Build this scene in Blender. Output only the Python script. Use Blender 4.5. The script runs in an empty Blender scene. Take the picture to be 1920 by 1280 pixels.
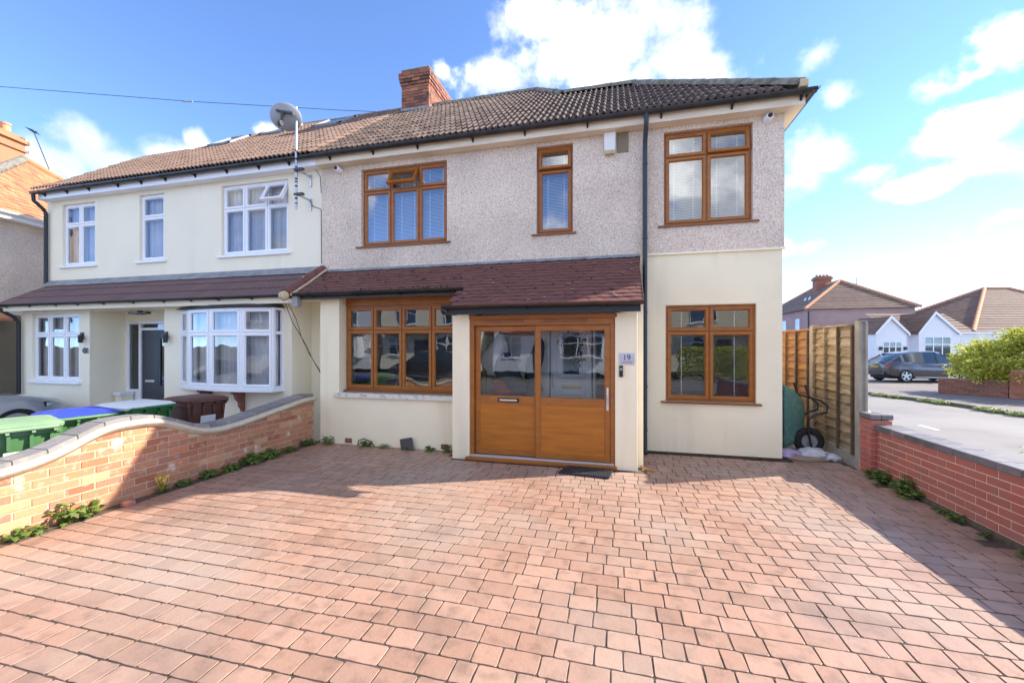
import bpy, math, random
from mathutils import Vector, Matrix, noise as mnoise

# ------------------------------------------------------------------ camera, sky, sun, exposure
R = random.Random(11)
sc = bpy.context.scene
COL = sc.collection
CAMH, FPX, YAW = 1.62, 770.0, math.radians(14.14)
cam_d = bpy.data.cameras.new("camera"); cam = bpy.data.objects.new("camera", cam_d); COL.objects.link(cam)
cam.location = (0, 0, CAMH); cam.rotation_euler = (math.pi/2, 0, YAW)
cam_d.sensor_width = 36; cam_d.lens = 36*FPX/1920; cam_d.shift_y = 6/1920
cam_d.clip_start = 0.05; cam_d.clip_end = 2000
sc.camera = cam
SUN = Vector((1.42, 0.64, 1.0)).normalized()
SKY_STRENGTH, SUN_STRENGTH, EXPOSURE = 0.15, 2.0, 2.40
sun_d = bpy.data.lights.new("sun", 'SUN'); sun_d.energy = SUN_STRENGTH; sun_d.angle = math.radians(0.55); sun_d.color = (1, .93, .82)
sun_o = bpy.data.objects.new("sun", sun_d); COL.objects.link(sun_o)
sun_o.rotation_euler = SUN.to_track_quat('Z', 'Y').to_euler(); sun_o.location = (20, 9, 14)
sc.view_settings.view_transform = 'Standard'; sc.view_settings.look = 'None'
sc.view_settings.exposure = EXPOSURE; sc.view_settings.gamma = 1
sc.view_settings.use_curve_mapping = False

sY, cY = math.sin(YAW), math.cos(YAW)
def ray(px, py):
    a = (px-960)/FPX; b = (646-py)/FPX
    return Vector((-sY+a*cY, cY+a*sY, b))
def toworld(u, w):            # camera right / forward distances to ground X, Y
    return (cY*u - sY*w, sY*u + cY*w)
def depth(p):
    return -sY*p[0] + cY*p[1]

def build_world():
    w = bpy.data.worlds.new("World"); sc.world = w; w.use_nodes = True
    nt = w.node_tree; N = nt.nodes; L = nt.links; N.clear()
    out = N.new('ShaderNodeOutputWorld'); bg = N.new('ShaderNodeBackground'); bg.inputs[1].default_value = SKY_STRENGTH
    L.new(bg.outputs[0], out.inputs[0])
    sky = N.new('ShaderNodeTexSky'); sky.sky_type = 'NISHITA'; sky.sun_disc = False
    sky.sun_elevation = math.asin(SUN.z); sky.sun_rotation = math.atan2(SUN.x, SUN.y)
    sky.altitude = 1800; sky.air_density = 0.41; sky.dust_density = 0.0; sky.ozone_density = 4.0
    tc = N.new('ShaderNodeTexCoord')
    blobs = [(1105,95,190,75,1),(1010,45,95,50,1),(1180,60,120,65,1),(1250,115,95,60,1),(930,145,80,36,1),(1300,140,60,50,1),
             (175,268,62,42,1),(215,300,90,50,1),(110,305,60,45,1),(320,290,75,32,1),(365,262,20,22,1),(505,245,30,24,1),
             (1895,95,85,55,.85),(1840,135,60,28,.7),(1880,215,115,42,1),(1800,255,90,32,1),(1900,300,110,45,.8),(1770,335,90,28,.7),
             (1530,300,70,45,1),(1500,340,70,35,.9),(1600,335,60,22,.6),(1545,455,110,14,.35),(1890,405,50,16,.4),(1585,170,24,18,.4),(1525,105,22,18,.35),(835,135,16,20,.4)]
    items = []
    for (x, y, rx, ry, s) in blobs:
        d = ray(x, y); ln = d.length; d = d/ln
        items.append((d, rx/FPX/ln*1.25, ry/FPX/ln*1.25, s))
    acc = None
    for (d, rx, ry, s) in items:
        mp = N.new('ShaderNodeMapping'); mp.vector_type = 'TEXTURE'
        mp.inputs['Location'].default_value = d
        mp.inputs['Rotation'].default_value = d.to_track_quat('Z', 'Y').to_euler()
        mp.inputs['Scale'].default_value = (rx, ry, .5)
        L.new(tc.outputs['Generated'], mp.inputs[0])
        ln = N.new('ShaderNodeVectorMath'); ln.operation = 'LENGTH'; L.new(mp.outputs[0], ln.inputs[0])
        m = N.new('ShaderNodeMath'); m.operation = 'MULTIPLY_ADD'; m.inputs[1].default_value = -s*1.0; m.inputs[2].default_value = s
        L.new(ln.outputs['Value'], m.inputs[0])
        if acc is None: acc = m
        else:
            mx = N.new('ShaderNodeMath'); mx.operation = 'MAXIMUM'
            L.new(acc.outputs[0], mx.inputs[0]); L.new(m.outputs[0], mx.inputs[1]); acc = mx
    # the same broken cumulus goes on round the rest of the sky
    ng = N.new('ShaderNodeTexNoise'); ng.inputs['Scale'].default_value = 2.6; ng.inputs['Detail'].default_value = 2; L.new(tc.outputs['Generated'], ng.inputs['Vector'])
    dt = N.new('ShaderNodeVectorMath'); dt.operation = 'DOT_PRODUCT'; dt.inputs[1].default_value = (-sY, cY, 0); L.new(tc.outputs['Generated'], dt.inputs[0])
    m1 = N.new('ShaderNodeMapRange'); m1.inputs['From Min'].default_value = .44; m1.inputs['From Max'].default_value = .60; m1.inputs['To Min'].default_value = -.5; m1.inputs['To Max'].default_value = .9; L.new(ng.outputs[0], m1.inputs[0])
    m2 = N.new('ShaderNodeMapRange'); m2.inputs['From Min'].default_value = .42; m2.inputs['From Max'].default_value = .55; m2.inputs['To Min'].default_value = 0; m2.inputs['To Max'].default_value = 2.0; L.new(dt.outputs['Value'], m2.inputs[0])
    m3 = N.new('ShaderNodeMath'); m3.operation = 'SUBTRACT'; L.new(m1.outputs[0], m3.inputs[0]); L.new(m2.outputs[0], m3.inputs[1])
    mx = N.new('ShaderNodeMath'); mx.operation = 'MAXIMUM'; L.new(acc.outputs[0], mx.inputs[0]); L.new(m3.outputs[0], mx.inputs[1]); acc = mx
    n1 = N.new('ShaderNodeTexNoise'); n1.inputs['Scale'].default_value = 9; n1.inputs['Detail'].default_value = 9; n1.inputs['Roughness'].default_value = .58
    L.new(tc.outputs['Generated'], n1.inputs['Vector'])
    ad = N.new('ShaderNodeMath'); ad.operation = 'MULTIPLY_ADD'; ad.inputs[1].default_value = 2.7; ad.inputs[2].default_value = -1.4
    L.new(n1.outputs[0], ad.inputs[0])
    cl = N.new('ShaderNodeMath'); cl.operation = 'MAXIMUM'; cl.inputs[1].default_value = -1.0; L.new(acc.outputs[0], cl.inputs[0])
    sm = N.new('ShaderNodeMath'); sm.operation = 'ADD'; L.new(cl.outputs[0], sm.inputs[0]); L.new(ad.outputs[0], sm.inputs[1])
    mr = N.new('ShaderNodeMapRange'); mr.interpolation_type = 'SMOOTHSTEP'
    mr.inputs['From Min'].default_value = 0.0; mr.inputs['From Max'].default_value = .72
    L.new(sm.outputs[0], mr.inputs['Value'])
    # inner modelling of the cloud: thick parts white, thin undersides blue-grey
    n2 = N.new('ShaderNodeTexNoise'); n2.inputs['Scale'].default_value = 7; n2.inputs['Detail'].default_value = 6
    mp2 = N.new('ShaderNodeMapping'); mp2.inputs['Location'].default_value = (0, 0, .06); L.new(tc.outputs['Generated'], mp2.inputs[0]); L.new(mp2.outputs[0], n2.inputs['Vector'])
    rp = N.new('ShaderNodeValToRGB'); rp.color_ramp.elements[0].position = .32; rp.color_ramp.elements[0].color = (1.2, 1.36, 1.65, 1)
    rp.color_ramp.elements[1].position = .64; rp.color_ramp.elements[1].color = (4.3, 4.25, 4.15, 1)
    e_ = rp.color_ramp.elements.new(.5); e_.color = (1.85, 1.92, 2.05, 1)
    L.new(n2.outputs[0], rp.inputs[0])
    mix = N.new('ShaderNodeMix'); mix.data_type = 'RGBA'
    L.new(mr.outputs[0], mix.inputs['Factor']); L.new(sky.outputs[0], mix.inputs['A']); L.new(rp.outputs[0], mix.inputs['B'])
    L.new(mix.outputs['Result'], bg.inputs[0])
build_world()

# ------------------------------------------------------------------ helpers
WM = {}
def setm(o, m): o.matrix_world = m; WM[o.name] = m.copy()
def link(o, parent=None, local=False):
    COL.objects.link(o)
    if parent is not None:
        o.parent = parent
        if not local: o.matrix_parent_inverse = WM.get(parent.name, Matrix()).inverted()
    return o
def tag(o, label=None, cat=None, group=None, kind=None):
    if label: o["label"] = label
    if cat: o["category"] = cat
    if group: o["group"] = group
    if kind: o["kind"] = kind
    return o
def thing(name, label, cat, loc=(0,0,0), rz=0, group=None):
    o = bpy.data.objects.new(name, None); COL.objects.link(o)
    o.empty_display_size = .2
    m = Matrix.Translation(Vector(loc)) @ Matrix.Rotation(rz, 4, 'Z')
    o.location = loc; o.rotation_euler = (0, 0, rz); WM[o.name] = m
    return tag(o, label, cat, group)

class MB:
    def __init__(s): s.v = []; s.f = []
    def add(s, vs, fs):
        n = len(s.v); s.v += [tuple(p) for p in vs]; s.f += [tuple(i+n for i in q) for q in fs]; return s
    def box(s, x0, x1, y0, y1, z0, z1):
        return s.add([(x0,y0,z0),(x1,y0,z0),(x1,y1,z0),(x0,y1,z0),(x0,y0,z1),(x1,y0,z1),(x1,y1,z1),(x0,y1,z1)],
                     [(0,3,2,1),(4,5,6,7),(0,1,5,4),(1,2,6,5),(2,3,7,6),(3,0,4,7)])
    def obox(s, c, ax, ay, az):          # oriented box: centre + three half axes
        c = Vector(c); ax, ay, az = Vector(ax), Vector(ay), Vector(az); vs = []
        for k in (-1, 1):
            for (i, j) in ((-1,-1),(1,-1),(1,1),(-1,1)): vs.append(c+ax*i+ay*j+az*k)
        return s.add(vs, [(0,3,2,1),(4,5,6,7),(0,1,5,4),(1,2,6,5),(2,3,7,6),(3,0,4,7)])
    def prism(s, poly, d0, d1, f):       # poly 2D list, f(a,b,t)->3D
        n = len(poly); vs = [f(a, b, d0) for a, b in poly]+[f(a, b, d1) for a, b in poly]
        fs = [tuple(range(n))[::-1], tuple(range(n, 2*n))]+[(i, (i+1) % n, n+(i+1) % n, n+i) for i in range(n)]
        return s.add(vs, fs)
    def quad(s, a, b, c, d): return s.add([a, b, c, d], [(0,1,2,3)])
    def tube(s, path, r, n=8, caps=True):
        P = [Vector(p) for p in path]; rings = []; k = len(P); base = len(s.v)
        rr = r if isinstance(r, (list, tuple)) else [r]*k
        up = None
        for i in range(k):
            t = (P[min(i+1, k-1)]-P[max(i-1, 0)]).normalized()
            if up is None:
                up = Vector((0,0,1)) if abs(t.z) < .9 else Vector((1,0,0))
            a = t.cross(up).normalized(); b = a.cross(t).normalized(); up = b
            for j in range(n):
                th = 2*math.pi*j/n; s.v.append(tuple(P[i]+(a*math.cos(th)+b*math.sin(th))*rr[i]))
        for i in range(k-1):
            for j in range(n):
                a0 = base+i*n+j; b0 = base+i*n+(j+1) % n; s.f.append((a0, b0, b0+n, a0+n))
        if caps: s.f.append(tuple(base+j for j in range(n))[::-1]); s.f.append(tuple(base+(k-1)*n+j for j in range(n)))
        return s
    def lathe(s, prof, c, axis='z', n=20, a0=0, a1=2*math.pi):
        base = len(s.v); full = abs(a1-a0-2*math.pi) < 1e-6; m = n if full else n+1; c = Vector(c)
        for (r, h) in prof:
            for j in range(m):
                th = a0+(a1-a0)*j/n; x, y = r*math.cos(th), r*math.sin(th)
                p = {'z': (x, y, h), 'y': (x, h, y), 'x': (h, x, y)}[axis]; s.v.append(tuple(c+Vector(p)))
        for i in range(len(prof)-1):
            for j in range(n):
                a = base+i*m+j; b = base+i*m+(j+1) % m; s.f.append((a, b, b+m, a+m))
        return s
    def xf(s, m):
        s.v = [tuple(m @ Vector(p)) for p in s.v]; return s
    def mesh(s, name, mat=None, smooth=None):
        me = bpy.data.meshes.new(name); me.from_pydata(s.v, [], s.f)
        if mat: me.materials.append(mat)
        if smooth:
            for p in me.polygons: p.use_smooth = True
            try: me.set_sharp_from_angle(angle=math.radians(smooth))
            except Exception: pass
        me.update(); return me
    def build(s, name, mat, parent=None, smooth=None, bevel=0, local=False, seg=2):
        o = bpy.data.objects.new(name, s.mesh(name, mat, smooth)); link(o, parent, local)
        if bevel:
            b = o.modifiers.new('bevel', 'BEVEL'); b.width = bevel; b.segments = seg; b.limit_method = 'ANGLE'; b.angle_limit = math.radians(40)
        return o

def pieces(name, stuffname, mat, items, parent, limit=290, local=False, smooth=None):
    """items: (mesh-maker MB or shared mesh, matrix). The largest in view become parts, the rest one stuff part."""
    def rank(it):
        mb, m = it; p = m.translation if isinstance(mb, bpy.types.Mesh) else Vector(mb.v[0])
        if local:
            q = parent
            while q is not None and q.name not in WM: q = q.parent
            p = WM[q.name] @ p
        d = depth(p); u = cY*p.x+sY*p.y
        if d < .35 or abs(u/d) > 1.32 or (CAMH-p.z)/d > .86: return 99+abs(d)
        return d
    items = sorted(items, key=rank)
    for mb, m in items[:limit]:
        if isinstance(mb, bpy.types.Mesh):
            o = bpy.data.objects.new(name, mb); o.matrix_world = m; link(o, parent, local)
        else: mb.build(name, mat, parent, smooth, local=local)
    rest = items[limit:]
    if rest:
        J = MB()
        for mb, m in rest:
            if isinstance(mb, bpy.types.Mesh): J.add([m @ v.co for v in mb.vertices], [tuple(p.vertices) for p in mb.polygons])
            else: J.add(mb.v, mb.f)
        tag(J.build(stuffname, mat, parent, smooth, local=local), kind="stuff")

# ------------------------------------------------------------------ materials
def nodes(name):
    m = bpy.data.materials.new(name); m.use_nodes = True; nt = m.node_tree; nt.nodes.clear()
    o = nt.nodes.new('ShaderNodeOutputMaterial'); return m, nt.nodes, nt.links, o
def M(name, col, rough=.6, col2=None, ns=3.0, nd=5, nlo=.35, nhi=.65, palette=None, rnd=0., bump=None, bump2=None, metal=0., spec=.5,
      col3=None, n3s=1.0, n3lo=.5, n3hi=.7, stretch=None, coat=0., sheen=0., col4=None, n4s=1.0, n4lo=.6, n4hi=.75, streak=False):
    m, N, L, out = nodes(name)
    b = N.new('ShaderNodeBsdfPrincipled'); L.new(b.outputs[0], out.inputs[0])
    b.inputs['Roughness'].default_value = rough; b.inputs['Metallic'].default_value = metal; b.inputs['Specular IOR Level'].default_value = spec
    b.inputs['Coat Weight'].default_value = coat
    g = N.new('ShaderNodeNewGeometry'); vec = g.outputs['Position']
    if stretch:
        mp = N.new('ShaderNodeMapping'); mp.inputs['Scale'].default_value = stretch; L.new(vec, mp.inputs[0]); vec = mp.outputs[0]
    cur = None
    oi = N.new('ShaderNodeObjectInfo'); a = N.new('ShaderNodeMath'); a.operation = 'ADD'
    L.new(oi.outputs['Random'], a.inputs[0]); L.new(g.outputs['Random Per Island'], a.inputs[1])
    fr = N.new('ShaderNodeMath'); fr.operation = 'FRACT'; L.new(a.outputs[0], fr.inputs[0])
    def rgb(c):
        r = N.new('ShaderNodeRGB'); r.outputs[0].default_value = (*c, 1); return r.outputs[0]
    def noise(s, d, lo, hi):
        n = N.new('ShaderNodeTexNoise'); n.inputs['Scale'].default_value = s; n.inputs['Detail'].default_value = d; L.new(vec, n.inputs['Vector'])
        r = N.new('ShaderNodeMapRange'); r.inputs['From Min'].default_value = lo; r.inputs['From Max'].default_value = hi; L.new(n.outputs[0], r.inputs[0]); return n.outputs[0], r.outputs[0]
    def mix(f, A, B, blend='MIX'):
        x = N.new('ShaderNodeMix'); x.data_type = 'RGBA'; x.blend_type = blend
        if isinstance(f, float): x.inputs['Factor'].default_value = f
        else: L.new(f, x.inputs['Factor'])
        L.new(A, x.inputs['A']); L.new(B, x.inputs['B']); return x.outputs['Result']
    if palette:
        rp = N.new('ShaderNodeValToRGB'); e = rp.color_ramp.elements
        while len(e) < len(palette): e.new(.5)
        for k, c in enumerate(palette): e[k].position = k/(len(palette)-1) if len(palette) > 1 else 0; e[k].color = (*c, 1)
        L.new(fr.outputs[0], rp.inputs[0]); cur = rp.outputs[0]
    else: cur = rgb(col)
    if col2 is not None:
        _, f = noise(ns, nd, nlo, nhi); cur = mix(f, cur, rgb(col2))
    if col3 is not None:
        _, f = noise(n3s, 4, n3lo, n3hi); cur = mix(f, cur, rgb(col3))
    if col4 is not None:
        if streak:
            mp4 = N.new('ShaderNodeMapping'); mp4.inputs['Scale'].default_value = (1, 1, .09); L.new(g.outputs['Position'], mp4.inputs[0]); old = vec; vec = mp4.outputs[0]
        _, f = noise(n4s, 7, n4lo, n4hi); cur = mix(f, cur, rgb(col4))
        if streak: vec = old
    if rnd:
        r = N.new('ShaderNodeMapRange'); r.inputs['To Min'].default_value = 1-rnd; r.inputs['To Max'].default_value = 1+rnd
        f2 = N.new('ShaderNodeMath'); f2.operation = 'MULTIPLY'; f2.inputs[1].default_value = 7.31; L.new(fr.outputs[0], f2.inputs[0])
        f3 = N.new('ShaderNodeMath'); f3.operation = 'FRACT'; L.new(f2.outputs[0], f3.inputs[0]); L.new(f3.outputs[0], r.inputs[0])
        cur = mix(1.0, cur, r.outputs[0], 'MULTIPLY')
    L.new(cur, b.inputs['Base Color'])
    nrm = None
    for bp in (bump, bump2):
        if not bp: continue
        s, dist, kind = (list(bp)+['noise'])[:3]
        if kind == 'noise':
            n = N.new('ShaderNodeTexNoise'); n.inputs['Scale'].default_value = s; n.inputs['Detail'].default_value = 4; L.new(vec, n.inputs['Vector']); h = n.outputs[0]
        else:
            n = N.new('ShaderNodeTexVoronoi'); n.inputs['Scale'].default_value = s; L.new(vec, n.inputs['Vector']); h = n.outputs['Distance']
        bn = N.new('ShaderNodeBump'); bn.inputs['Strength'].default_value = 1; bn.inputs['Distance'].default_value = dist
        if kind == 'vor': bn.invert = True
        L.new(h, bn.inputs['Height'])
        if nrm: L.new(nrm, bn.inputs['Normal'])
        nrm = bn.outputs[0]
    if nrm: L.new(nrm, b.inputs['Normal'])
    return m

def glass(name, refl=.16, tint=(.9, .93, .95), wob=.0006):
    m, N, L, out = nodes(name)
    tr = N.new('ShaderNodeBsdfTransparent'); tr.inputs[0].default_value = (*tint, 1)
    gl = N.new('ShaderNodeBsdfGlossy'); gl.inputs['Roughness'].default_value = .0; gl.inputs[0].default_value = (.95, .97, 1, 1)
    n = N.new('ShaderNodeTexNoise'); n.inputs['Scale'].default_value = 3.0; n.inputs['Detail'].default_value = 1
    g = N.new('ShaderNodeNewGeometry'); L.new(g.outputs['Position'], n.inputs['Vector'])
    bm = N.new('ShaderNodeBump'); bm.inputs['Distance'].default_value = wob*2.5; L.new(n.outputs[0], bm.inputs['Height']); L.new(bm.outputs[0], gl.inputs['Normal'])
    lw = N.new('ShaderNodeFresnel'); lw.inputs[0].default_value = 1.5
    mr = N.new('ShaderNodeMapRange'); mr.inputs['From Min'].default_value = 0.04; mr.inputs['To Min'].default_value = refl; mr.inputs['To Max'].default_value = 1; L.new(lw.outputs[0], mr.inputs[0])
    mx = N.new('ShaderNodeMixShader'); L.new(mr.outputs[0], mx.inputs[0]); L.new(tr.outputs[0], mx.inputs[1]); L.new(gl.outputs[0], mx.inputs[2])
    L.new(mx.outputs[0], out.inputs[0]); return m

def pebble(name):
    m, N, L, out = nodes(name)
    b = N.new('ShaderNodeBsdfPrincipled'); b.inputs['Roughness'].default_value = .85; L.new(b.outputs[0], out.inputs[0])
    g = N.new('ShaderNodeNewGeometry'); P = g.outputs['Position']
    v = N.new('ShaderNodeTexVoronoi'); v.inputs['Scale'].default_value = 105; L.new(P, v.inputs['Vector'])
    sx = N.new('ShaderNodeSeparateColor'); L.new(v.outputs['Color'], sx.inputs[0])
    rp = N.new('ShaderNodeValToRGB'); e = rp.color_ramp.elements
    cols = [(.0, (.40, .30, .23)), (.12, (.58, .45, .35)), (.3, (.75, .60, .47)), (.6, (.82, .665, .525)), (.85, (.88, .76, .63)), (1, (.93, .86, .75))]
    while len(e) < len(cols): e.new(.5)
    for k, (p, c) in enumerate(cols): e[k].position = p; e[k].color = (*c, 1)
    L.new(sx.outputs[0], rp.inputs[0])
    n = N.new('ShaderNodeTexNoise'); n.inputs['Scale'].default_value = 1.1; n.inputs['Detail'].default_value = 5; L.new(P, n.inputs['Vector'])
    r = N.new('ShaderNodeMapRange'); r.inputs['From Min'].default_value = .3; r.inputs['From Max'].default_value = .7; r.inputs['To Min'].default_value = .82; r.inputs['To Max'].default_value = 1.08; L.new(n.outputs[0], r.inputs[0])
    mx = N.new('ShaderNodeMix'); mx.data_type = 'RGBA'; mx.blend_type = 'MULTIPLY'; mx.inputs['Factor'].default_value = 1
    L.new(rp.outputs[0], mx.inputs['A']); L.new(r.outputs[0], mx.inputs['B']); L.new(mx.outputs['Result'], b.inputs['Base Color'])
    bm = N.new('ShaderNodeBump'); bm.invert = True; bm.inputs['Distance'].default_value = .006; L.new(v.outputs['Distance'], bm.inputs['Height']); L.new(bm.outputs[0], b.inputs['Normal'])
    return m

MT = {}
MT['pebble'] = pebble('pebbledash')
MT['cream'] = M('cream_render', (.92, .81, .57), .8, (.87, .765, .54), 1.3, bump=(35, .002), col3=(.76, .66, .46), n3s=.8, n3lo=.58, n3hi=.8, col4=(.68, .59, .43), n4s=3.2, n4lo=.56, n4hi=.85, streak=True)
MT['ivory'] = M('ivory_render', (.94, .86, .665), .8, (.90, .82, .635), 1.1, bump=(45, .002), col4=(.76, .68, .52), n4s=2.6, n4lo=.58, n4hi=.9, streak=True)
MT['white'] = M('white_upvc', (.86, .87, .89), .35)
MT['cream_board'] = M('cream_painted_board', (.82, .72, .55), .5, (.72, .60, .44), 2.5, stretch=(1, 1, 6))
MT['oak'] = M('golden_oak_foil', (.37, .128, .018), .36, (.28, .09, .012), 14, 6, .3, .7, stretch=(.35, 1, 1), bump=(60, .0004))
MT['oakpanel'] = M('golden_oak_panel', (.46, .155, .010), .36, (.33, .10, .008), 9, 7, .32, .72, stretch=(.22, 1, 2.4))
MT['oaksill'] = M('oak_sill', (.27, .10, .03), .4, (.2, .075, .022), 9, stretch=(.3, 1, 1))
MT['black'] = M('black_plastic', (.012, .012, .014), .4)
MT['gutter'] = M('black_gutter', (.014, .014, .016), .38, (.03, .028, .026), 5)
MT['pipe'] = M('dark_blue_pipe', (.022, .028, .036), .4)
MT['darkboard'] = M('dark_fascia', (.05, .045, .043), .55)
MT['lead'] = M('lead_flashing', (.17, .18, .2), .5, (.27, .28, .29), 6)
MT['tile'] = M('weathered_roof_tile', (.2, .1, .06), .85, palette=[(.075, .046, .034), (.115, .074, .056), (.145, .097, .074), (.09, .058, .044)], rnd=.14, col2=(.045, .033, .027), ns=9, nlo=.5, nhi=.72, bump=(90, .002))
MT['tile2'] = M('brown_roof_tile', (.3, .16, .1), .85, palette=[(.155, .095, .068), (.185, .117, .086), (.205, .133, .10)], rnd=.08, bump=(90, .001))
MT['ridge'] = M('mossy_ridge_tile', (.14, .115, .09), .9, (.26, .24, .19), 14, bump=(40, .004), col3=(.10, .10, .05), n3s=6)
MT['plain'] = M('plain_clay_tile', (.1, .04, .034), .75, palette=[(.15, .056, .043), (.168, .063, .048), (.158, .058, .047), (.178, .069, .051), (.146, .054, .042)], rnd=.06, col2=(.07, .032, .027), ns=7, nlo=.55, nhi=.8, bump=(60, .0015))
MT['tile3'] = M('plum_concrete_tile', (.105, .062, .066), .65, palette=[(.14, .08, .078), (.165, .094, .09)], rnd=.05)
MT['orange_tile'] = M('orange_clay_tile', (.5, .21, .09), .85, palette=[(.43, .18, .075), (.52, .24, .11), (.46, .19, .09), (.34, .14, .075)], rnd=.1, bump=(40, .003))
MT['tile_bg'] = M('brown_tile_course', (.20, .122, .086), .85, (.155, .095, .07), 2, rnd=.12)
MT['orange_mortar'] = M('orange_mortar', (.62, .33, .18), .9, (.5, .25, .13), 12)
MT['bedding'] = M('cream_mortar', (.62, .49, .3), .9, (.5, .38, .22), 14, bump=(50, .004))
MT['chimbrick'] = M('chimney_brick', (.3, .1, .05), .85, palette=[(.34, .115, .06), (.16, .06, .04), (.42, .17, .085), (.10, .05, .038), (.38, .13, .07), (.25, .09, .05)], rnd=.15, bump=(70, .003))
MT['mortar'] = M('mortar', (.36, .31, .24), .95, (.27, .23, .18), 20, bump=(80, .002))
MT['oldbrick'] = M('old_stock_brick', (.42, .17, .07), .85, palette=[(.46, .17, .075), (.52, .25, .12), (.40, .125, .06), (.56, .30, .15), (.50, .185, .09), (.40, .17, .105), (.47, .2, .1)], rnd=.14, col2=(.58, .40, .28), ns=16, nlo=.56, nhi=.78, bump=(80, .004), bump2=(25, .004), col4=(.72, .62, .52), n4s=3.5, n4lo=.62, n4hi=.72)
MT['oldmortar'] = M('old_mortar', (.58, .43, .28), .95, (.46, .33, .21), 12, bump=(60, .004))
MT['redbrick'] = M('red_facing_brick', (.36, .085, .06), .8, palette=[(.47, .12, .075), (.51, .14, .09), (.44, .11, .075), (.49, .14, .095)], rnd=.08, col2=(.42, .15, .11), ns=5, bump=(90, .0015), col3=(.34,.17,.09), n3s=2.0, n3lo=.62, n3hi=.8)
MT['redmortar'] = M('sandy_mortar', (.76, .54, .36), .95, (.66, .46, .29), 14)
MT['blue_brick'] = M('blue_engineering_brick', (.085, .085, .1), .6, palette=[(.135, .12, .12), (.175, .155, .15), (.115, .105, .105)], rnd=.15, col2=(.27, .215, .185), ns=10, nlo=.5, nhi=.8, bump=(60, .002))
MT['cap_brick'] = M('weathered_cap_brick', (.24, .21, .19), .75, palette=[(.20, .185, .18), (.25, .225, .205), (.18, .165, .16)], rnd=.15, col2=(.34, .29, .24), ns=10, nlo=.5, nhi=.8, bump=(60, .003))
MT['stone_coping'] = M('cream_coping', (.64, .55, .40), .85, (.55, .46, .33), 8, bump=(40, .003))
MT['concrete'] = M('concrete', (.38, .36, .32), .9, (.3, .28, .25), 6, bump=(50, .003))
MT['concrete_pale'] = M('pale_concrete', (.40, .36, .29), .9, (.30, .27, .22), 5, bump=(50, .003))
MT['sillstone'] = M('painted_stone_sill', (.7, .66, .56), .85, (.36, .31, .25), 13, 6, .52, .72, bump=(40, .005))
MT['paver'] = M('imprinted_concrete_paver', (.42, .22, .15), .5, palette=[(.375, .215, .148), (.40, .235, .165), (.355, .205, .142), (.415, .25, .18), (.385, .23, .165)], rnd=.09,
                col2=(.225, .14, .10), ns=9, nd=8, nlo=.5, nhi=.78, col3=(.38, .275, .215), n3s=.75, n3lo=.45, n3hi=.68, col4=(.20, .135, .105), n4s=1.1, n4lo=.57, n4hi=.80, bump=(14, .003), bump2=(70, .0015), spec=.42)
MT['joint'] = M('dark_joint_sand', (.045, .03, .022), .95, (.12, .08, .06), 5, bump=(90, .003))
MT['asphalt'] = M('worn_asphalt', (.235, .215, .20), .85, (.20, .185, .172), .8, bump=(120, .003), col3=(.265, .245, .225), n3s=.35, col4=(.15, .14, .132), n4s=.55, n4lo=.6, n4hi=.68)
MT['pavement'] = M('pavement', (.20, .165, .15), .85, (.155, .13, .12), .9, bump=(60, .003))
MT['kerb'] = M('kerb_stone', (.17, .15, .12), .9, (.11, .12, .06), 4)
MT['paint'] = M('road_paint', (.78, .77, .74), .7)
MT['ground'] = M('ground_earth', (.20, .17, .12), .95, (.13, .14, .06), 1.5)
MT['soil'] = M('soil', (.09, .06, .04), .95, (.14, .10, .06), 20, bump=(60, .01))
MT['fence_new'] = M('orange_timber', (.38, .19, .055), .75, (.25, .115, .03), 8, 6, stretch=(1, .35, 5), rnd=.15)
MT['fence_old'] = M('weathered_timber', (.37, .28, .155), .85, (.20, .145, .08), 7, 6, .35, .65, stretch=(1, .5, 5), rnd=.22, col3=(.50, .40, .25), n3s=3, n3lo=.5, n3hi=.7)
MT['batten'] = M('fence_batten', (.13, .085, .045), .85, (.09, .06, .03), 9)
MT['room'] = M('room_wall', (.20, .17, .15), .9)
MT['blind'] = M('white_blind', (.72, .72, .72), .6)
MT['curtain'] = M('grey_net_curtain', (.80, .78, .78), .9, (.66, .65, .68), 3)
MT['glass'] = glass('window_glass', .22)
MT['glass_low'] = glass('porch_glass', .11)
MT['glass_white'] = glass('neighbour_glass', .065)
MT['dark_slate'] = M('dark_slate_door', (.045, .05, .06), .45)
MT['steel'] = M('galvanised_steel', (.55, .56, .58), .35, (.4, .41, .43), 10, metal=.8)
MT['silver'] = M('silver_alloy', (.62, .62, .63), .3, metal=.9)
MT['greygrey'] = M('grey_plastic', (.3, .31, .32), .5)
MT['dish'] = M('grey_dish', (.3, .31, .32), .6)
MT['binA'] = M('green_bin_plastic', (.075, .19, .065), .5, (.06, .155, .055), 3)
MT['binlid'] = M('faded_green_lid', (.25, .36, .20), .55, (.20, .31, .17), 4)
MT['bindark'] = M('dark_green_plastic', (.03, .14, .035), .5)
MT['binblue'] = M('blue_lid', (.03, .055, .42), .45, (.045, .08, .5), 4)
MT['binwhite'] = M('white_lid', (.78, .78, .74), .5)
MT['binbrown'] = M('brown_bin_plastic', (.13, .05, .03), .5, (.11, .042, .026), 3)
MT['sticker'] = M('white_sticker', (.8, .8, .76), .6)
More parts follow.
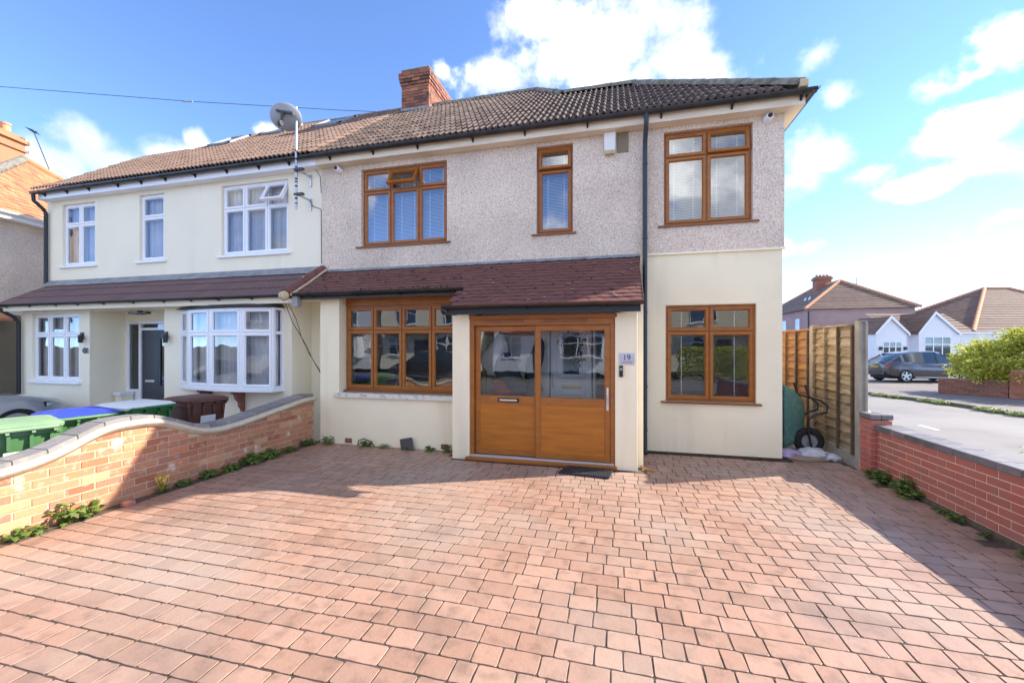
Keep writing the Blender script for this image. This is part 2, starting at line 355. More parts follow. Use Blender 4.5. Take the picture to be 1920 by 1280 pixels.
def leafmat(name, palette, rnd=.2):
    m = M(name, palette[0], .6, palette=palette, rnd=rnd); nt = m.node_tree; N, L = nt.nodes, nt.links
    pb = next(n for n in N if n.type == 'BSDF_PRINCIPLED'); out = next(n for n in N if n.type == 'OUTPUT_MATERIAL')
    tr = N.new('ShaderNodeBsdfTranslucent'); L.new(pb.inputs['Base Color'].links[0].from_socket, tr.inputs[0]); mx = N.new('ShaderNodeMixShader'); mx.inputs[0].default_value = .42
    L.new(pb.outputs[0], mx.inputs[1]); L.new(tr.outputs[0], mx.inputs[2]); L.new(mx.outputs[0], out.inputs[0]); return m
MT['leaf'] = leafmat('weed_leaf', [(.06, .13, .02), (.12, .22, .03), (.20, .30, .04), (.09, .16, .03), (.22, .24, .06)])
MT['bush'] = leafmat('bush_leaf', [(.32, .36, .05), (.44, .47, .07), (.58, .57, .09), (.70, .65, .13), (.36, .41, .06)])
MT['stem'] = M('stem', (.12, .14, .04), .8)
MT['yellow'] = M('yellow_petal', (.8, .55, .02), .6)
MT['grass'] = M('kerb_grass', (.16, .26, .04), .7, palette=[(.16, .25, .04), (.36, .40, .10)], rnd=.2)
MT['pinkwall'] = M('pink_render', (.42, .27, .245), .9, (.36, .23, .21), .9, bump=(40, .006))
MT['whitewall'] = M('white_render', (.82, .83, .85), .8, (.77, .78, .80), .7)
MT['brownwall'] = M('drab_render', (.24, .20, .13), .9, (.19, .155, .10), 1.2, bump=(20, .006))
MT['bgbrick'] = M('dark_red_brick', (.22, .085, .06), .85, palette=[(.2, .075, .055), (.27, .11, .075), (.16, .065, .05)], rnd=.12)
MT['bgbrick2'] = M('orange_red_brick', (.34, .13, .07), .85, palette=[(.32, .12, .065), (.40, .16, .09), (.27, .1, .06)], rnd=.12)
MT['carsilver'] = M('silver_car_paint', (.52, .55, .58), .28, metal=.55, coat=1)
MT['cargrey'] = M('grey_car_paint', (.075, .075, .085), .26, metal=.5, coat=1)
MT['cardark'] = M('black_car_paint', (.015, .015, .018), .25, coat=1)
MT['carglass'] = M('car_glass', (.03, .05, .06), .04, spec=.9)
MT['tyre'] = M('tyre_rubber', (.018, .018, .019), .8)
MT['plate_y'] = M('yellow_number_plate', (.75, .5, .02), .5)
MT['tail'] = M('red_lamp', (.35, .02, .03), .2)
MT['lamp'] = M('clear_lamp', (.6, .62, .65), .1)
MT['barrow'] = M('green_barrow_tray', (.10, .23, .185), .5, (.19, .31, .27), 18, 6, .5, .72)
MT['bag'] = M('white_plastic_sack', (.62, .62, .64), .45, (.5, .5, .53), 6)
MT['bag_lilac'] = M('lilac_plastic_sack', (.46, .38, .58), .45)
MT['cardboard'] = M('brown_sacking', (.3, .22, .15), .9)
MT['mat'] = M('rubber_mat', (.03, .035, .045), .8)
MT['coat_dark'] = M('navy_cloth', (.03, .04, .07), .9)
MT['coat_white'] = M('pale_cloth', (.62, .62, .62), .9)
MT['coat_red'] = M('burgundy_cloth', (.22, .05, .05), .9)
MT['doorwhite'] = M('white_painted_door', (.72, .73, .74), .45)
MT['brass'] = M('brass', (.5, .4, .2), .35, metal=.8)
MT['wreath'] = M('dark_wreath', (.05, .05, .04), .9)
MT['aluminium'] = M('aluminium_track', (.6, .58, .56), .4, metal=.5)
MT['moss'] = M('dark_moss', (.02, .022, .012), 1.0)
MT['lichen'] = M('white_lichen', (.62, .58, .54), .9)
MT['plaque'] = M('brushed_plaque', (.55, .55, .62), .4, (.48, .48, .55), 8, metal=.2)
MT['cable'] = M('black_cable', (.02, .02, .022), .6)

# ------------------------------------------------------------------ setting: ground, roads, driveway
FY = 6.47                         # facade plane
def sheet(name, poly, z, mat, thick=0.0):
    b = MB(); n = len(poly)
    if thick: b.prism(poly, z-thick, z, lambda a, c, t: (a, c, t))
    else: b.add([(x, y, z) for x, y in poly], [tuple(range(n))])
    return tag(b.build(name, mat), kind="structure")
sheet('ground', [(-600, -600), (600, -600), (600, 900), (-600, 900)], -.62, MT['ground'])
sheet('road', [(4.6, -14), (12.4, -14), (11.05, 15), (10.0, 19.2), (5.0, 60), (1, 60), (4.6, 16)], -.40, MT['asphalt'])
kerbline = [(12.4, -14), (11.05, 15), (10.7, 17.4), (9.95, 19.2), (5.0, 60)]
sheet('pavement', [(12.5, -14), (40, -14), (60, 60), (5.1, 60), (10.05, 19.3), (10.82, 17.45), (11.15, 15)], -.30, MT['pavement'], .3)
kb = MB()
for (a, b_) in zip(kerbline, kerbline[1:]):
    a = Vector((*a, 0)); b_ = Vector((*b_, 0)); d = (b_-a).normalized(); nrm = Vector((d.y, -d.x, 0))
    L_ = (b_-a).length; k = max(1, int(L_/.9))
    for i in range(k):
        p = a+d*(L_*(i+.5)/k); kb.obox(p+nrm*.06+Vector((0, 0, -.36)), d*(L_/k/2-.006), nrm*.065, Vector((0, 0, .07)))
tag(kb.build('kerb', MT['kerb']), kind="structure")
sheet('street_road', [(-60, -9.6), (4.6, -9.6), (4.6, -3.6), (-60, -3.6)], -.24, MT['asphalt'])
sheet('street_pavement', [(-60, -3.6), (3.32, -3.6), (3.32, -1.35), (-60, -1.35)], -.12, MT['pavement'], .4)
sheet('side_pavement', [(3.33, -3.6), (4.6, -3.6), (4.6, 16), (1.5, 50), (1.0, 50), (3.33, 16)], -.30, MT['pavement'], .3)
sheet('neighbour_forecourt', [(-15.8, -1.34), (-5.095, -1.34), (-5.095, 6.6), (-15.8, 6.6)], -.18, MT['pavement'], .4)
sheet('side_passage', [(2.28, 6.46), (3.3, 6.46), (3.3, 14), (2.28, 14)], -.012, MT['concrete'], .3)
dash = MB()
for (y0, y1) in ((11.9, 12.5), (14.4, 15.0), (8.9, 9.6), (17.6, 18.3)):
    dash.box(7.36, 7.46, y0, y1, -.398, -.3965)
tag(dash.build('road_marking', MT['paint']), kind="structure")

drive = sheet('driveway', [(-4.86, -1.34), (3.3, -1.34), (3.3, 6.6), (-4.86, 6.6)], 0.0, MT['joint'], .35)
def paver_mesh(w, d, seed):
    r = random.Random(seed); b = MB(); g = .0042; c = .008; hx, hy = w/2-g, d/2-g
    pts = [(-hx, -hy+c), (-hx+c, -hy), (-hx*.35, -hy), (hx*.35, -hy), (hx-c, -hy), (hx, -hy+c), (hx, 0), (hx, hy-c), (hx-c, hy), (hx*.35, hy), (-hx*.35, hy), (-hx+c, hy), (-hx, hy-c), (-hx, 0)]
    pts = [(x+r.uniform(-.0026, .0026), y+r.uniform(-.0026, .0026)) for x, y in pts]
    z = .0042; n = len(pts); ins = [(x*(1-.0016/hx), y*(1-.0016/hy)) for x, y in pts]
    b.add([(x, y, -.004) for x, y in pts]+[(x, y, z-.0015) for x, y in pts]+[(x, y, z) for x, y in ins], [])
    for i in range(n):
        j = (i+1) % n; b.f += [(i, j, n+j, n+i), (n+i, n+j, 2*n+j, 2*n+i)]
    b.f.append(tuple(range(2*n, 3*n)))
    return b.mesh('paver', MT['paver'])
PV = {}
lens = [.115, .145, .175, .205, .24]
for w_ in lens:
    PV[w_] = [paver_mesh(w_, .143, int(w_*1000)+k) for k in range(4)]
items = []
y = -1.25; row = 0
while y < 6.5:
    x = -4.84-R.uniform(0, .2)
    wav = R.uniform(0, 6)
    while x < 3.1:
        w_ = R.choice(lens+[.175, .205])
        cx = x+w_/2
        if -4.86 < cx < 3.12-w_/2:
            yy = y+.010*math.sin(cx*1.3+row*.13)+.004*math.sin(cx*3.1+row*.2)
            m = Matrix.Translation((cx, yy, R.uniform(-.0006, .0008))) @ Matrix.Rotation(R.uniform(-.007, .007), 4, 'Z') @ Matrix.Rotation(R.uniform(-.0025, .0025), 4, 'X') @ Matrix.Rotation(R.uniform(-.0025, .0025), 4, 'Y')
            hid = (yy > 5.45 and -2.3 < cx < .3) or (yy > 5.80 and cx < -2.2) or (yy > 6.44 and cx < 2.3)
            if not hid: items.append((R.choice(PV[w_]), m))
        x += w_
    y += .143; row += 1
pieces('paver', 'paver_field', MT['paver'], items, drive, 295)

# ------------------------------------------------------------------ generic building parts
def wall_grid(x0, x1, z0, z1, holes, y0, y1):
    """wall slab facing -Y between y0 (front) and y1 (back) with rectangular openings"""
    xs = sorted({x0, x1, *[h[0] for h in holes], *[h[1] for h in holes]}); zs = sorted({z0, z1, *[h[2] for h in holes], *[h[3] for h in holes]})
    xs = [x for x in xs if x0 <= x <= x1]; zs = [z for z in zs if z0 <= z <= z1]
    b = MB()
    def solid(i, j):
        if not (0 <= i < len(xs)-1 and 0 <= j < len(zs)-1): return False
        cx = (xs[i]+xs[i+1])/2; cz = (zs[j]+zs[j+1])/2
        return not any(h[0] < cx < h[1] and h[2] < cz < h[3] for h in holes)
    for i in range(len(xs)-1):
        for j in range(len(zs)-1):
            if not solid(i, j): continue
            a, c, e, g = xs[i], xs[i+1], zs[j], zs[j+1]
            b.quad((a, y0, e), (c, y0, e), (c, y0, g), (a, y0, g)); b.quad((a, y1, e), (a, y1, g), (c, y1, g), (c, y1, e))
            if not solid(i-1, j): b.quad((a, y0, e), (a, y0, g), (a, y1, g), (a, y1, e))
            if not solid(i+1, j): b.quad((c, y0, e), (c, y1, e), (c, y1, g), (c, y0, g))
            if not solid(i, j-1): b.quad((a, y0, e), (a, y1, e), (c, y1, e), (c, y0, e))
            if not solid(i, j+1): b.quad((a, y0, g), (c, y0, g), (c, y1, g), (a, y1, g))
    return b

def ring(b, x0, x1, z0, z1, w, yf, yb, ch=.014, dip=.022):
    """rectangular frame facing -Y, inner edge chamfered towards the glass"""
    o = [(x0, z0), (x1, z0), (x1, z1), (x0, z1)]
    def ins(t): return [(x0+t, z0+t), (x1-t, z0+t), (x1-t, z1-t), (x0+t, z1-t)]
    r1 = .006
    lo = [(x, yb, z) for x, z in o]; l1 = [(x, yf+.006, z) for x, z in o]; l2 = [(x, yf, z) for x, z in ins(r1)]; l3 = [(x, yf, z) for x, z in ins(w-ch)]
    l4 = [(x, yf+dip, z) for x, z in ins(w)]; l5 = [(x, yb, z) for x, z in ins(w)]
    n = len(b.v); b.v += lo+l1+l2+l3+l4+l5
    for k in range(5):
        for i in range(4):
            j = (i+1) % 4; b.f.append((n+4*k+i, n+4*k+j, n+4*k+4+j, n+4*k+4+i))
    return b

def pane(x0, x1, z0, z1, y):
    return MB().add([(x0, y, z0), (x1, y, z0), (x1, y, z1), (x0, y, z1)], [(0, 1, 2, 3)])

def window(parent, X0, X1, Z0, Z1, Y, splits, transom, fmat, gmat, opens={}, fw=.05, sw=.052, rec=.05, inner='blind', sill=None, sillmat=None, vents=(), local=False, noopen_sash=True, split_low=None, gfw=None):
    """outer frame = the part; sash, pane, sill, blind are its sub-parts"""
    yf = Y+rec; b = MB()
    ring(b, X0, X1, Z0, Z1, fw, yf, yf+.07, .004, .01)
    xs = [X0+fw/2]+list(splits)+[X1-fw/2]; mw = fw
    for s_ in splits: b.box(s_-mw/2, s_+mw/2, yf+.003, yf+.068, Z0+fw-.002, Z1-fw+.002)
    if transom:
        e = [X0+fw]+[q for s_ in splits for q in (s_-mw/2, s_+mw/2)]+[X1-fw]
        for k in range(0, len(e), 2): b.box(e[k]-.002, e[k+1]+.002, yf+.005, yf+.066, transom-mw/2, transom+mw/2)
    win = b.build('window', fmat, parent, local=local)
    rows = [(Z0+fw/2, transom or Z1-fw/2)]+([(transom, Z1-fw/2)] if transom else [])
    for ri, (za, zb) in enumerate(rows):
        for ci in range(len(xs)-1):
            xa, xb = xs[ci], xs[ci+1]
            xa += .008; xb -= .008; z_a, z_b = za+.008, zb-.008
            ang = opens.get((ci, ri), 0)
            s_ = ring(MB(), xa, xb, z_a, z_b, sw, yf-.016, yf+.045)
            p_ = pane(xa+sw-.004, xb-sw+.004, z_a+sw-.004, z_b-sw+.004, yf+.012)
            if ang:
                piv = Vector((0, yf-.012, z_b)); m = Matrix.Translation(piv) @ Matrix.Rotation(-math.radians(ang), 4, 'X') @ Matrix.Translation(-piv)
                s_.xf(m); p_.xf(m)
            s_.build('sash', fmat, win, local=local); p_.build('pane', gmat, win, local=local)
            if (ci, ri) in vents:
                v = MB(); cx = (xa+xb)/2; v.box(cx-.13, cx+.13, yf-.026, yf-.015, z_b-.024, z_b-.010); v.build('trickle_vent', fmat if fmat is not MT['oak'] else MT['oaksill'], win, local=local)
    if sill:
        sx0, sx1, sz0, sz1, out = sill
        q = MB(); q.add([(sx0, Y-out, sz0), (sx1, Y-out, sz0), (sx1, Y+rec+.02, sz0), (sx0, Y+rec+.02, sz0), (sx0, Y-out, sz1-.008), (sx1, Y-out, sz1-.008), (sx1, Y+rec+.02, sz1+.006), (sx0, Y+rec+.02, sz1+.006)],
                        [(0,3,2,1),(4,5,6,7),(0,1,5,4),(1,2,6,5),(2,3,7,6),(3,0,4,7)])
        q.build('sill', sillmat or fmat, win, bevel=.004, local=local)
    yi = yf+.12
    if inner == 'blind':
        q = MB(); z = Z0+fw
        while z < Z1-fw:
            q.add([(X0+fw, yi, z), (X1-fw, yi, z), (X1-fw, yi+.013, z+.0165), (X0+fw, yi+.013, z+.0165)], [(0,1,2,3)]); z += .024
        ex = [X0]+list(splits)+[X1]
        for k in range(len(ex)-1):
            for t in (.27, .73):
                cx = ex[k]+(ex[k+1]-ex[k])*t; q.add([(cx-.008, yi-.004, Z0+fw), (cx+.008, yi-.004, Z0+fw), (cx+.008, yi-.004, Z1-fw), (cx-.008, yi-.004, Z1-fw)], [(0,1,2,3)])
        q.build('blind', MT['blind'], win, local=local)
    elif inner == 'open_blind':
        q = MB(); z = Z0+fw
        while z < Z1-fw:
            q.add([(X0+fw, yi, z), (X1-fw, yi, z), (X1-fw, yi+.026, z+.003), (X0+fw, yi+.026, z+.003)], [(0,1,2,3)]); z += .032
        for sx in (X0+(X1-X0)*.2, X0+(X1-X0)*.8): q.box(sx-.006, sx+.006, yi-.003, yi-.001, Z0+fw, Z1-fw)
        q.build('blind', MT['blind'], win, local=local)
    elif inner == 'curtain':
        q = MB(); n = int((X1-X0)/.012); vs = []
        for i in range(n+1):
            x = X0+fw*.6+(X1-X0-fw*1.2)*i/n; yy = yi+.022*math.sin(x*70+2*math.sin(x*9))+.012*math.sin(x*31)
            vs += [(x, yy, Z0+.02), (x, yy+.01*math.sin(x*40), Z1-.02)]
        q.add(vs, [(2*i, 2*i+2, 2*i+3, 2*i+1) for i in range(n)]); q.build('curtain', MT['curtain'], win, smooth=80, local=local)
    return win

def gutter(parent, x0, x1, y, z, r=.056, mat=None, brk=.85, drop=True, brh=.09, name='gutter'):
    b = MB(); n = 10; prof = [(r*math.cos(math.pi+math.pi*i/n), r*math.sin(math.pi+math.pi*i/n)) for i in range(n+1)]
    prof2 = [(q[0]*.88, q[1]*.88) for q in prof][::-1]
    b.prism(prof+prof2, x0, x1, lambda a, c, t: (t, y+a, z+c))
    x = x0+.3
    g = b.build(name, mat or MT['gutter'], parent, smooth=40)
    while x < x1-.05:
        k = MB(); k.lathe([(r*1.09, -.02), (r*1.09, .02)], (x, y, z), 'x', 10, math.pi, 2*math.pi)
        k.add([(x-.014, y+r*.2, z-r*.9), (x+.014, y+r*.2, z-r*.9), (x+.014, y+r*1.25, z-r-brh*.55), (x-.014, y+r*1.25, z-r-brh*.55), (x-.014, y+r*1.25, z-r*.2), (x+.014, y+r*1.25, z-r*.2)], [(0,1,2,3), (0,4,5,1), (3,2,5,4), (0,3,4), (1,5,2)])
        k.build('gutter_bracket', MT['black'], g); x += brk*R.uniform(.85, 1.15)
    return g

# ------------------------------------------------------------------ main roof geometry shared by both houses
P38 = math.radians(38); T38 = math.tan(P38); EY, EZ = 6.2, 5.0
TOP = [(-12.45, 0), (-12.1, .35), (-12.02, 1.9), (-10.4, 1.92), (-9.1, 3.15), (-8.8, 3.22), (-1.74, 3.25), (-1.0, 2.2), (.38, 2.12), (2.5, 0)]
def amax(x):
    for (a, b_) in zip(TOP, TOP[1:]):
        if a[0] <= x <= b_[0]: return a[1]+(b_[1]-a[1])*(x-a[0])/max(1e-6, b_[0]-a[0])
    return 0
def rp(x, a, lift=0.0): return Vector((x, EY+a, EZ+a*T38)) + Vector((0, -math.sin(P38), math.cos(P38)))*lift
def rolled_tile(w, l, rolls, mat, h=.022, th=.016):
    b = MB(); n = rolls*8; top = []
    for i in range(n+1):
        t = i/n; ph = (t*rolls) % 1.0
        z = h*max(0, math.sin(min(1, ph/.62)*math.pi)) if ph < .62 else 0
        top.append((t*w*1.0, z))
    vs = []
    for (x, z) in top: vs += [(x, 0, z+th), (x, l, z*.95+.001), (x, 0, z-.002)]
    fs = []
    for i in range(n):
        a = 3*i; fs += [(a, a+3, a+4, a+1), (a+2, a+5, a+3, a)]
    b.add(vs, fs); return b.mesh('roof_tile', mat, 35)
def lay_roof(x0, x1, tilemesh, w, gauge, lift, zone):
    out = []; nrow = int(3.3/(gauge*math.cos(P38)))+1
    B = Matrix(((1, 0, 0), (0, math.cos(P38), -math.sin(P38)), (0, math.sin(P38), math.cos(P38)))).to_4x4()
    for j in range(nrow):
        a = j*gauge*math.cos(P38)-.03
        x = x0
        while x < x1-.01:
            am = min(amax(x+.03), amax(x+w-.03)) if zone != 'left' else max(0, amax(x+w/2))
            if a+.16 < am:
                m = Matrix.Translation(rp(x+R.uniform(-.002, .002), a, lift+R.uniform(-.002, .004))) @ B @ Matrix.Rotation(R.uniform(-.008, .008), 4, 'Z') @ Matrix.Rotation(R.uniform(-.006, .01), 4, 'X')
                out.append((tilemesh, m))
            x += w
    return out
def roof_deck(x0, x1, mat, name, parent):
    xs = [x0]+[t[0] for t in TOP if x0 < t[0] < x1]+[x1]; b = MB()
    for (xa, xb) in zip(xs, xs[1:]):
        aa, ab = amax(xa+1e-4), amax(xb-1e-4)
        fa, fb, ta, tb = rp(xa, -.03, -.012), rp(xb, -.03, -.012), rp(xa, aa, -.012), rp(xb, ab, -.012)
        mir = lambda p: Vector((p.x, 18.9-p.y, p.z))
        b.quad(fa, fb, tb, ta); b.quad(ta, tb, mir(tb), mir(ta)); b.quad(mir(ta), mir(tb), mir(fb), mir(fa))
    return b.build(name, mat, parent)
def ridge_run(parent, pts, r=.115, mat=None, seg=.42, bed=True):
    for (a, c) in zip(pts, pts[1:]):
        a, c = Vector(a), Vector(c); d = c-a; n = max(1, round(d.length/seg)); t = d.normalized(); side = t.cross(Vector((0, 0, 1))).normalized(); up = side.cross(t)
        for i in range(n):
            p0 = a+d*(i/n)-t*.01; p1 = a+d*((i+1)/n)+t*.015; b = MB(); vs = []; k = 9; rr0, rr1 = r*R.uniform(.97, 1.0), r*R.uniform(1.0, 1.05)
            for (p, rr) in ((p0, rr0), (p1, rr1)):
                for q in (rr, rr-.018):
                    for s_ in range(k+1):
                        th = math.pi*s_/k; vs.append(p+side*math.cos(th)*q+up*(math.sin(th)*q-.055))
            m_ = k+1; fs = []
            for s_ in range(k):
                fs += [(s_, s_+1, 2*m_+s_+1, 2*m_+s_), (m_+s_+1, m_+s_, 3*m_+s_, 3*m_+s_+1), (s_+1, s_, m_+s_, m_+s_+1), (2*m_+s_, 2*m_+s_+1, 3*m_+s_+1, 3*m_+s_)]
            b.add(vs, fs).build('ridge_tile', mat or MT['ridge'], parent, smooth=50)

# ------------------------------------------------------------------ our house
H = thing('semi_detached_house', 'pebbledashed semi-detached house with golden oak windows and wide sliding porch door', 'house', (-1.5, 6.6, 0))
UZ0, UZ1 = 2.96, 4.86
hW1 = (.695, 1.882, 3.385, 4.762); hW2 = (-1.222, -.645, 3.385, 4.77); hW3 = (-4.40, -2.76, 3.37, 4.735)
wall_grid(-5.22, 2.275, UZ0, UZ1, [hW1, hW2, hW3], FY-.018, FY+.25).build('upper_wall', MT['pebble'], H)
db = MB(); db.add([(.46, FY-.035, UZ0-.012), (2.29, FY-.035, UZ0-.012), (2.29, FY-.016, UZ0+.022), (.46, FY-.016, UZ0+.022), (.46, FY+.02, UZ0-.012), (2.29, FY+.02, UZ0-.012)], [(0,1,2,3), (0,4,5,1), (1,5,2)])
db.build('render_drip_bead', MT['cream'], H)
hW4 = (.722, 1.931, .79, 2.20)
wall_grid(.36, 2.255, .035, UZ0-.001, [hW4], FY, FY+.25).build('wing_wall', MT['cream'], H)
MB().box(.36, 2.235, FY+.02, FY+.24, -.1, .034).build('plinth', MT['soil'], H)
MB().box(.62, 2.03, FY-.006, FY+.01, 2.212, 2.228).build('window_head_bead', MT['cream'], H)
# remaining shell (sides, back, floors)
sh = MB(); sh.box(2.03, 2.268, FY+.251, 12.35, -.1, UZ1); sh.box(-5.22, 2.02, 12.1, 12.35, -.1, UZ1); sh.build('side_and_back_wall', MT['pebble'], H)
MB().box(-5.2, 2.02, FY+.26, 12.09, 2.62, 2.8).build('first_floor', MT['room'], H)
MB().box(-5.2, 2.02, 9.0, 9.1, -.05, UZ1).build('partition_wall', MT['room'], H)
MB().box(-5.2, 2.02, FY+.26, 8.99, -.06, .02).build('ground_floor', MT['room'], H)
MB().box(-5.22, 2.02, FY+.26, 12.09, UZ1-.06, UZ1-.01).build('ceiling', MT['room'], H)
MB().box(-5.225, -5.2, FY+.26, 12.09, -.05, 2.6).build('party_wall', MT['room'], H)
window(H, *hW1[:2], *hW1[2:], FY, [1.29], 4.395, MT['oak'], MT['glass'], {(1, 1): 7}, sill=(.61, 1.957, 3.35, 3.385, .05), sillmat=MT['oaksill'], vents=((0, 1),))
window(H, *hW2[:2], *hW2[2:], FY, [], 4.40, MT['oak'], MT['glass'], {(0, 1): 9}, sill=(-1.30, -.59, 3.35, 3.385, .05), sillmat=MT['oaksill'])
window(H, *hW3[:2], *hW3[2:], FY, [-3.845, -3.30], 4.35, MT['oak'], MT['glass'], {(1, 1): 32}, sill=(-4.50, -2.69, 3.335, 3.37, .05), sillmat=MT['oaksill'])
window(H, *hW4[:2], *hW4[2:], FY, [1.326], 1.815, MT['oak'], MT['glass_low'], {}, inner='open_blind', sill=(.655, 1.99, .76, .79, .055), sillmat=MT['oaksill'], vents=((0, 1),))

# roof of our house
roof = roof_deck(-5.2, 2.5, MT['darkboard'], 'roof', H)
hipb = MB(); mir = lambda p: Vector((p.x, 18.9-p.y, p.z))
a_, c_ = rp(2.5, -.03, -.012), rp(.38, 2.12, -.012); hipb.quad(a_, mir(a_), mir(c_), c_); hipb.build('hip_slope', MT['tile'], roof)
TM = rolled_tile(.205, .37, 2, MT['tile'], .04, .024)
pieces('roof_tile', 'roof_tile_field', MT['tile'], lay_roof(-5.2, 2.5, TM, .2, .30, .0, 'right'), roof, 290, smooth=35)
ridge_run(roof, [rp(-4.35, 3.25, .02), rp(-1.74, 3.25, .02), rp(-1.0, 2.2, .03), rp(.38, 2.12, .03), rp(2.42, .10, .05)])
MB().box(2.36, 2.47, EY-.02, EY+.06, EZ+.02, EZ+.13).build('hip_end_mortar', MT['bedding'], roof, bevel=.02)
# eaves
MB().box(-5.22, 2.46, 6.275, 6.30, 4.835, 4.97).build('fascia', MT['cream_board'], H)
MB().box(-5.22, 2.44, 6.30, 6.448, 4.835, 4.858).build('soffit', MT['cream_board'], H)
sf = MB(); sf.box(2.44, 2.465, 6.302, 12.5, 4.835, 4.97); sf.box(2.28, 2.44, 6.45, 12.5, 4.835, 4.858); sf.build('side_fascia', MT['cream_board'], H)
gutter(H, -5.2, 2.56, 6.205, 4.985, brk=.95)
sg = MB(); pr = [(.056*math.cos(math.pi+math.pi*i/8), .056*math.sin(math.pi+math.pi*i/8)) for i in range(9)]
sg.prism(pr+[(q[0]*.88, q[1]*.88) for q in pr][::-1], 6.15, 12.4, lambda a, c, t: (2.53+a, t, 4.985+c)); sg.build('side_gutter', MT['gutter'], H, smooth=40)
dp = MB(); dp.tube([(.43, 6.205, 4.95), (.43, 6.205, 4.84), (.43, 6.24, 4.76), (.425, 6.36, 4.62), (.425, 6.395, 4.52), (.425, 6.395, .06), (.425, 6.34, .01)], .034, 10)
dpo = dp.build('downpipe', MT['pipe'], H, smooth=50)
for z in (4.3, 3.2, 2.1, 1.0, .35): MB().lathe([(.039, z-.012), (.039, z+.012)], (.425, 6.395, 0), 'z', 12).build('pipe_clip', MT['pipe'], dpo)
# chimney
CH = (-5.12, -4.38, 9.16, 10.78, 6.9, 8.36)
ch = MB().box(CH[0]+.012, CH[1]-.012, CH[2]+.012, CH[3]-.012, 6.6, 8.34).build('chimney', MT['mortar'], H)
items = []
nc = 19
for k in range(nc):
    z0 = 6.93+k*.075; out = 0.0
    if k >= nc-6: out = [.0, .02, .04, .055, .055, .0][k-(nc-6)]
    x0, x1, y0, y1 = CH[0]-out, CH[1]+out, CH[2]-out, CH[3]+out
    def course(L0, L1, off, fn):
        p = L0-off
        while p < L1-.01:
            q0, q1 = max(p, L0), min(p+.225, L1)
            if q1-q0 > .03: items.append((fn(q0+.004, q1-.006), Matrix()))
            p += .225
    j = R.uniform(0, .003)
    course(x0, x1, .11*(k % 2), lambda a, c: MB().box(a, c, y0-R.uniform(0, .004), y0+.1, z0, z0+.065))
    course(y0+.105, y1, .11*((k+1) % 2), lambda a, c: MB().box(x1-.1, x1+R.uniform(0, .004), a, c, z0, z0+.065))
    course(y0+.105, y1, .11*((k+1) % 2), lambda a, c: MB().box(x0-R.uniform(0, .004), x0+.1, a, c, z0, z0+.065))
pieces('brick', 'brick_field', MT['chimbrick'], items, ch, 280)
MB().box(CH[0]-.01, CH[1]+.01, CH[2]-.01, CH[3]+.01, 8.352, 8.385).build('flaunching', MT['mortar'], ch, bevel=.015)
MB().lathe([(.13, 8.38), (.12, 8.45), (.085, 8.48), (.075, 8.5), (0, 8.505)], (-4.72, 9.5, 0), 'z', 14).build('chimney_cap', MT['ridge'], ch, smooth=60)
fl = MB(); q0 = rp(CH[0]-.16, CH[2]-EY-.14, .035); q1 = rp(CH[1]+.12, CH[2]-EY-.14, .035)
fl.quad(q0, q1, (CH[1]+.12, CH[2]-.005, q1.z+.14*T38+.02), (CH[0]-.16, CH[2]-.005, q0.z+.14*T38+.02))
fl.quad((CH[0]-.02, CH[2]-.012, 7.2), (CH[1]+.006, CH[2]-.012, 7.2), (CH[1]+.006, CH[2]-.012, 7.42), (CH[0]-.02, CH[2]-.012, 7.42))
fl.quad((CH[1]+.012, CH[2]-.01, 7.15), (CH[1]+.012, 9.9, 7.35), (CH[1]+.012, 9.55, 7.63), (CH[1]+.012, CH[2]-.01, 7.42))
fl.build('flashing', MT['lead'], ch)

# lean-to roof over bay and porch
TL = .62; LP = math.atan(TL)
def lp(x, y, lift=0.0): return Vector((x, y, 2.95-(FY-y)*TL))+Vector((0, -math.sin(LP), math.cos(LP)))*lift
lb = MB(); lb.quad(lp(-5.2, 5.6, -.02), lp(-2.17, 5.6, -.02), lp(-2.17, FY, -.02), lp(-5.2, FY, -.02)); lb.quad(lp(-2.17, 5.18, -.02), lp(.33, 5.18, -.02), lp(.33, FY, -.02), lp(-2.17, FY, -.02))
lean = lb.build('lean_to_roof', MT['darkboard'], H)
def plain_tile(seed, w=.163, l=.20):
    r = random.Random(seed); b = MB(); n = 4; th = .017; vs = []
    cam_ = r.uniform(.002, .005); ch_ = [r.uniform(-.004, .003) for _ in range(n+1)]
    for i in range(n+1):
        t = i/n; x = t*w; c = cam_*(1-(2*t-1)**2)
        vs += [(x, ch_[i], c+th), (x, l, c), (x, ch_[i], c)]
    fs = []
    for i in range(n): a = 3*i; fs += [(a, a+3, a+4, a+1), (a+2, a+5, a+3, a)]
    fs += [(0, 1, 2), (3*n, 3*n+2, 3*n+1)]
    return b.add(vs, fs).mesh('roof_tile', MT['plain'], 30)
PT = [plain_tile(k) for k in range(6)]
BL = Matrix(((1, 0, 0), (0, math.cos(LP), -math.sin(LP)), (0, math.sin(LP), math.cos(LP)))).to_4x4()
items = []; gl = .112*math.cos(LP)
for j in range(13):
    y = 5.165+j*gl
    if y > FY-.05: break
    x = .336-.163; first = True; lim = -2.19 if y < 5.56 else -5.2
    while x > lim-.08:
        half = first and j % 2
        m = Matrix.Translation(lp(x+(.0825 if half else 0)+R.uniform(-.0015, .0015), y+R.uniform(-.003, .003), R.uniform(0, .003))) @ BL @ Matrix.Rotation(R.uniform(-.008, .008), 4, 'Z') @ Matrix.Rotation(R.uniform(-.02, .0), 4, 'X')
        if half: m = m @ Matrix.Diagonal((.5, 1, 1, 1))
        items.append((R.choice(PT), m)); first = False
        x -= .0825 if half else .165
pieces('roof_tile', 'roof_tile_rest', MT['plain'], items, lean, 298)
ld = MB()
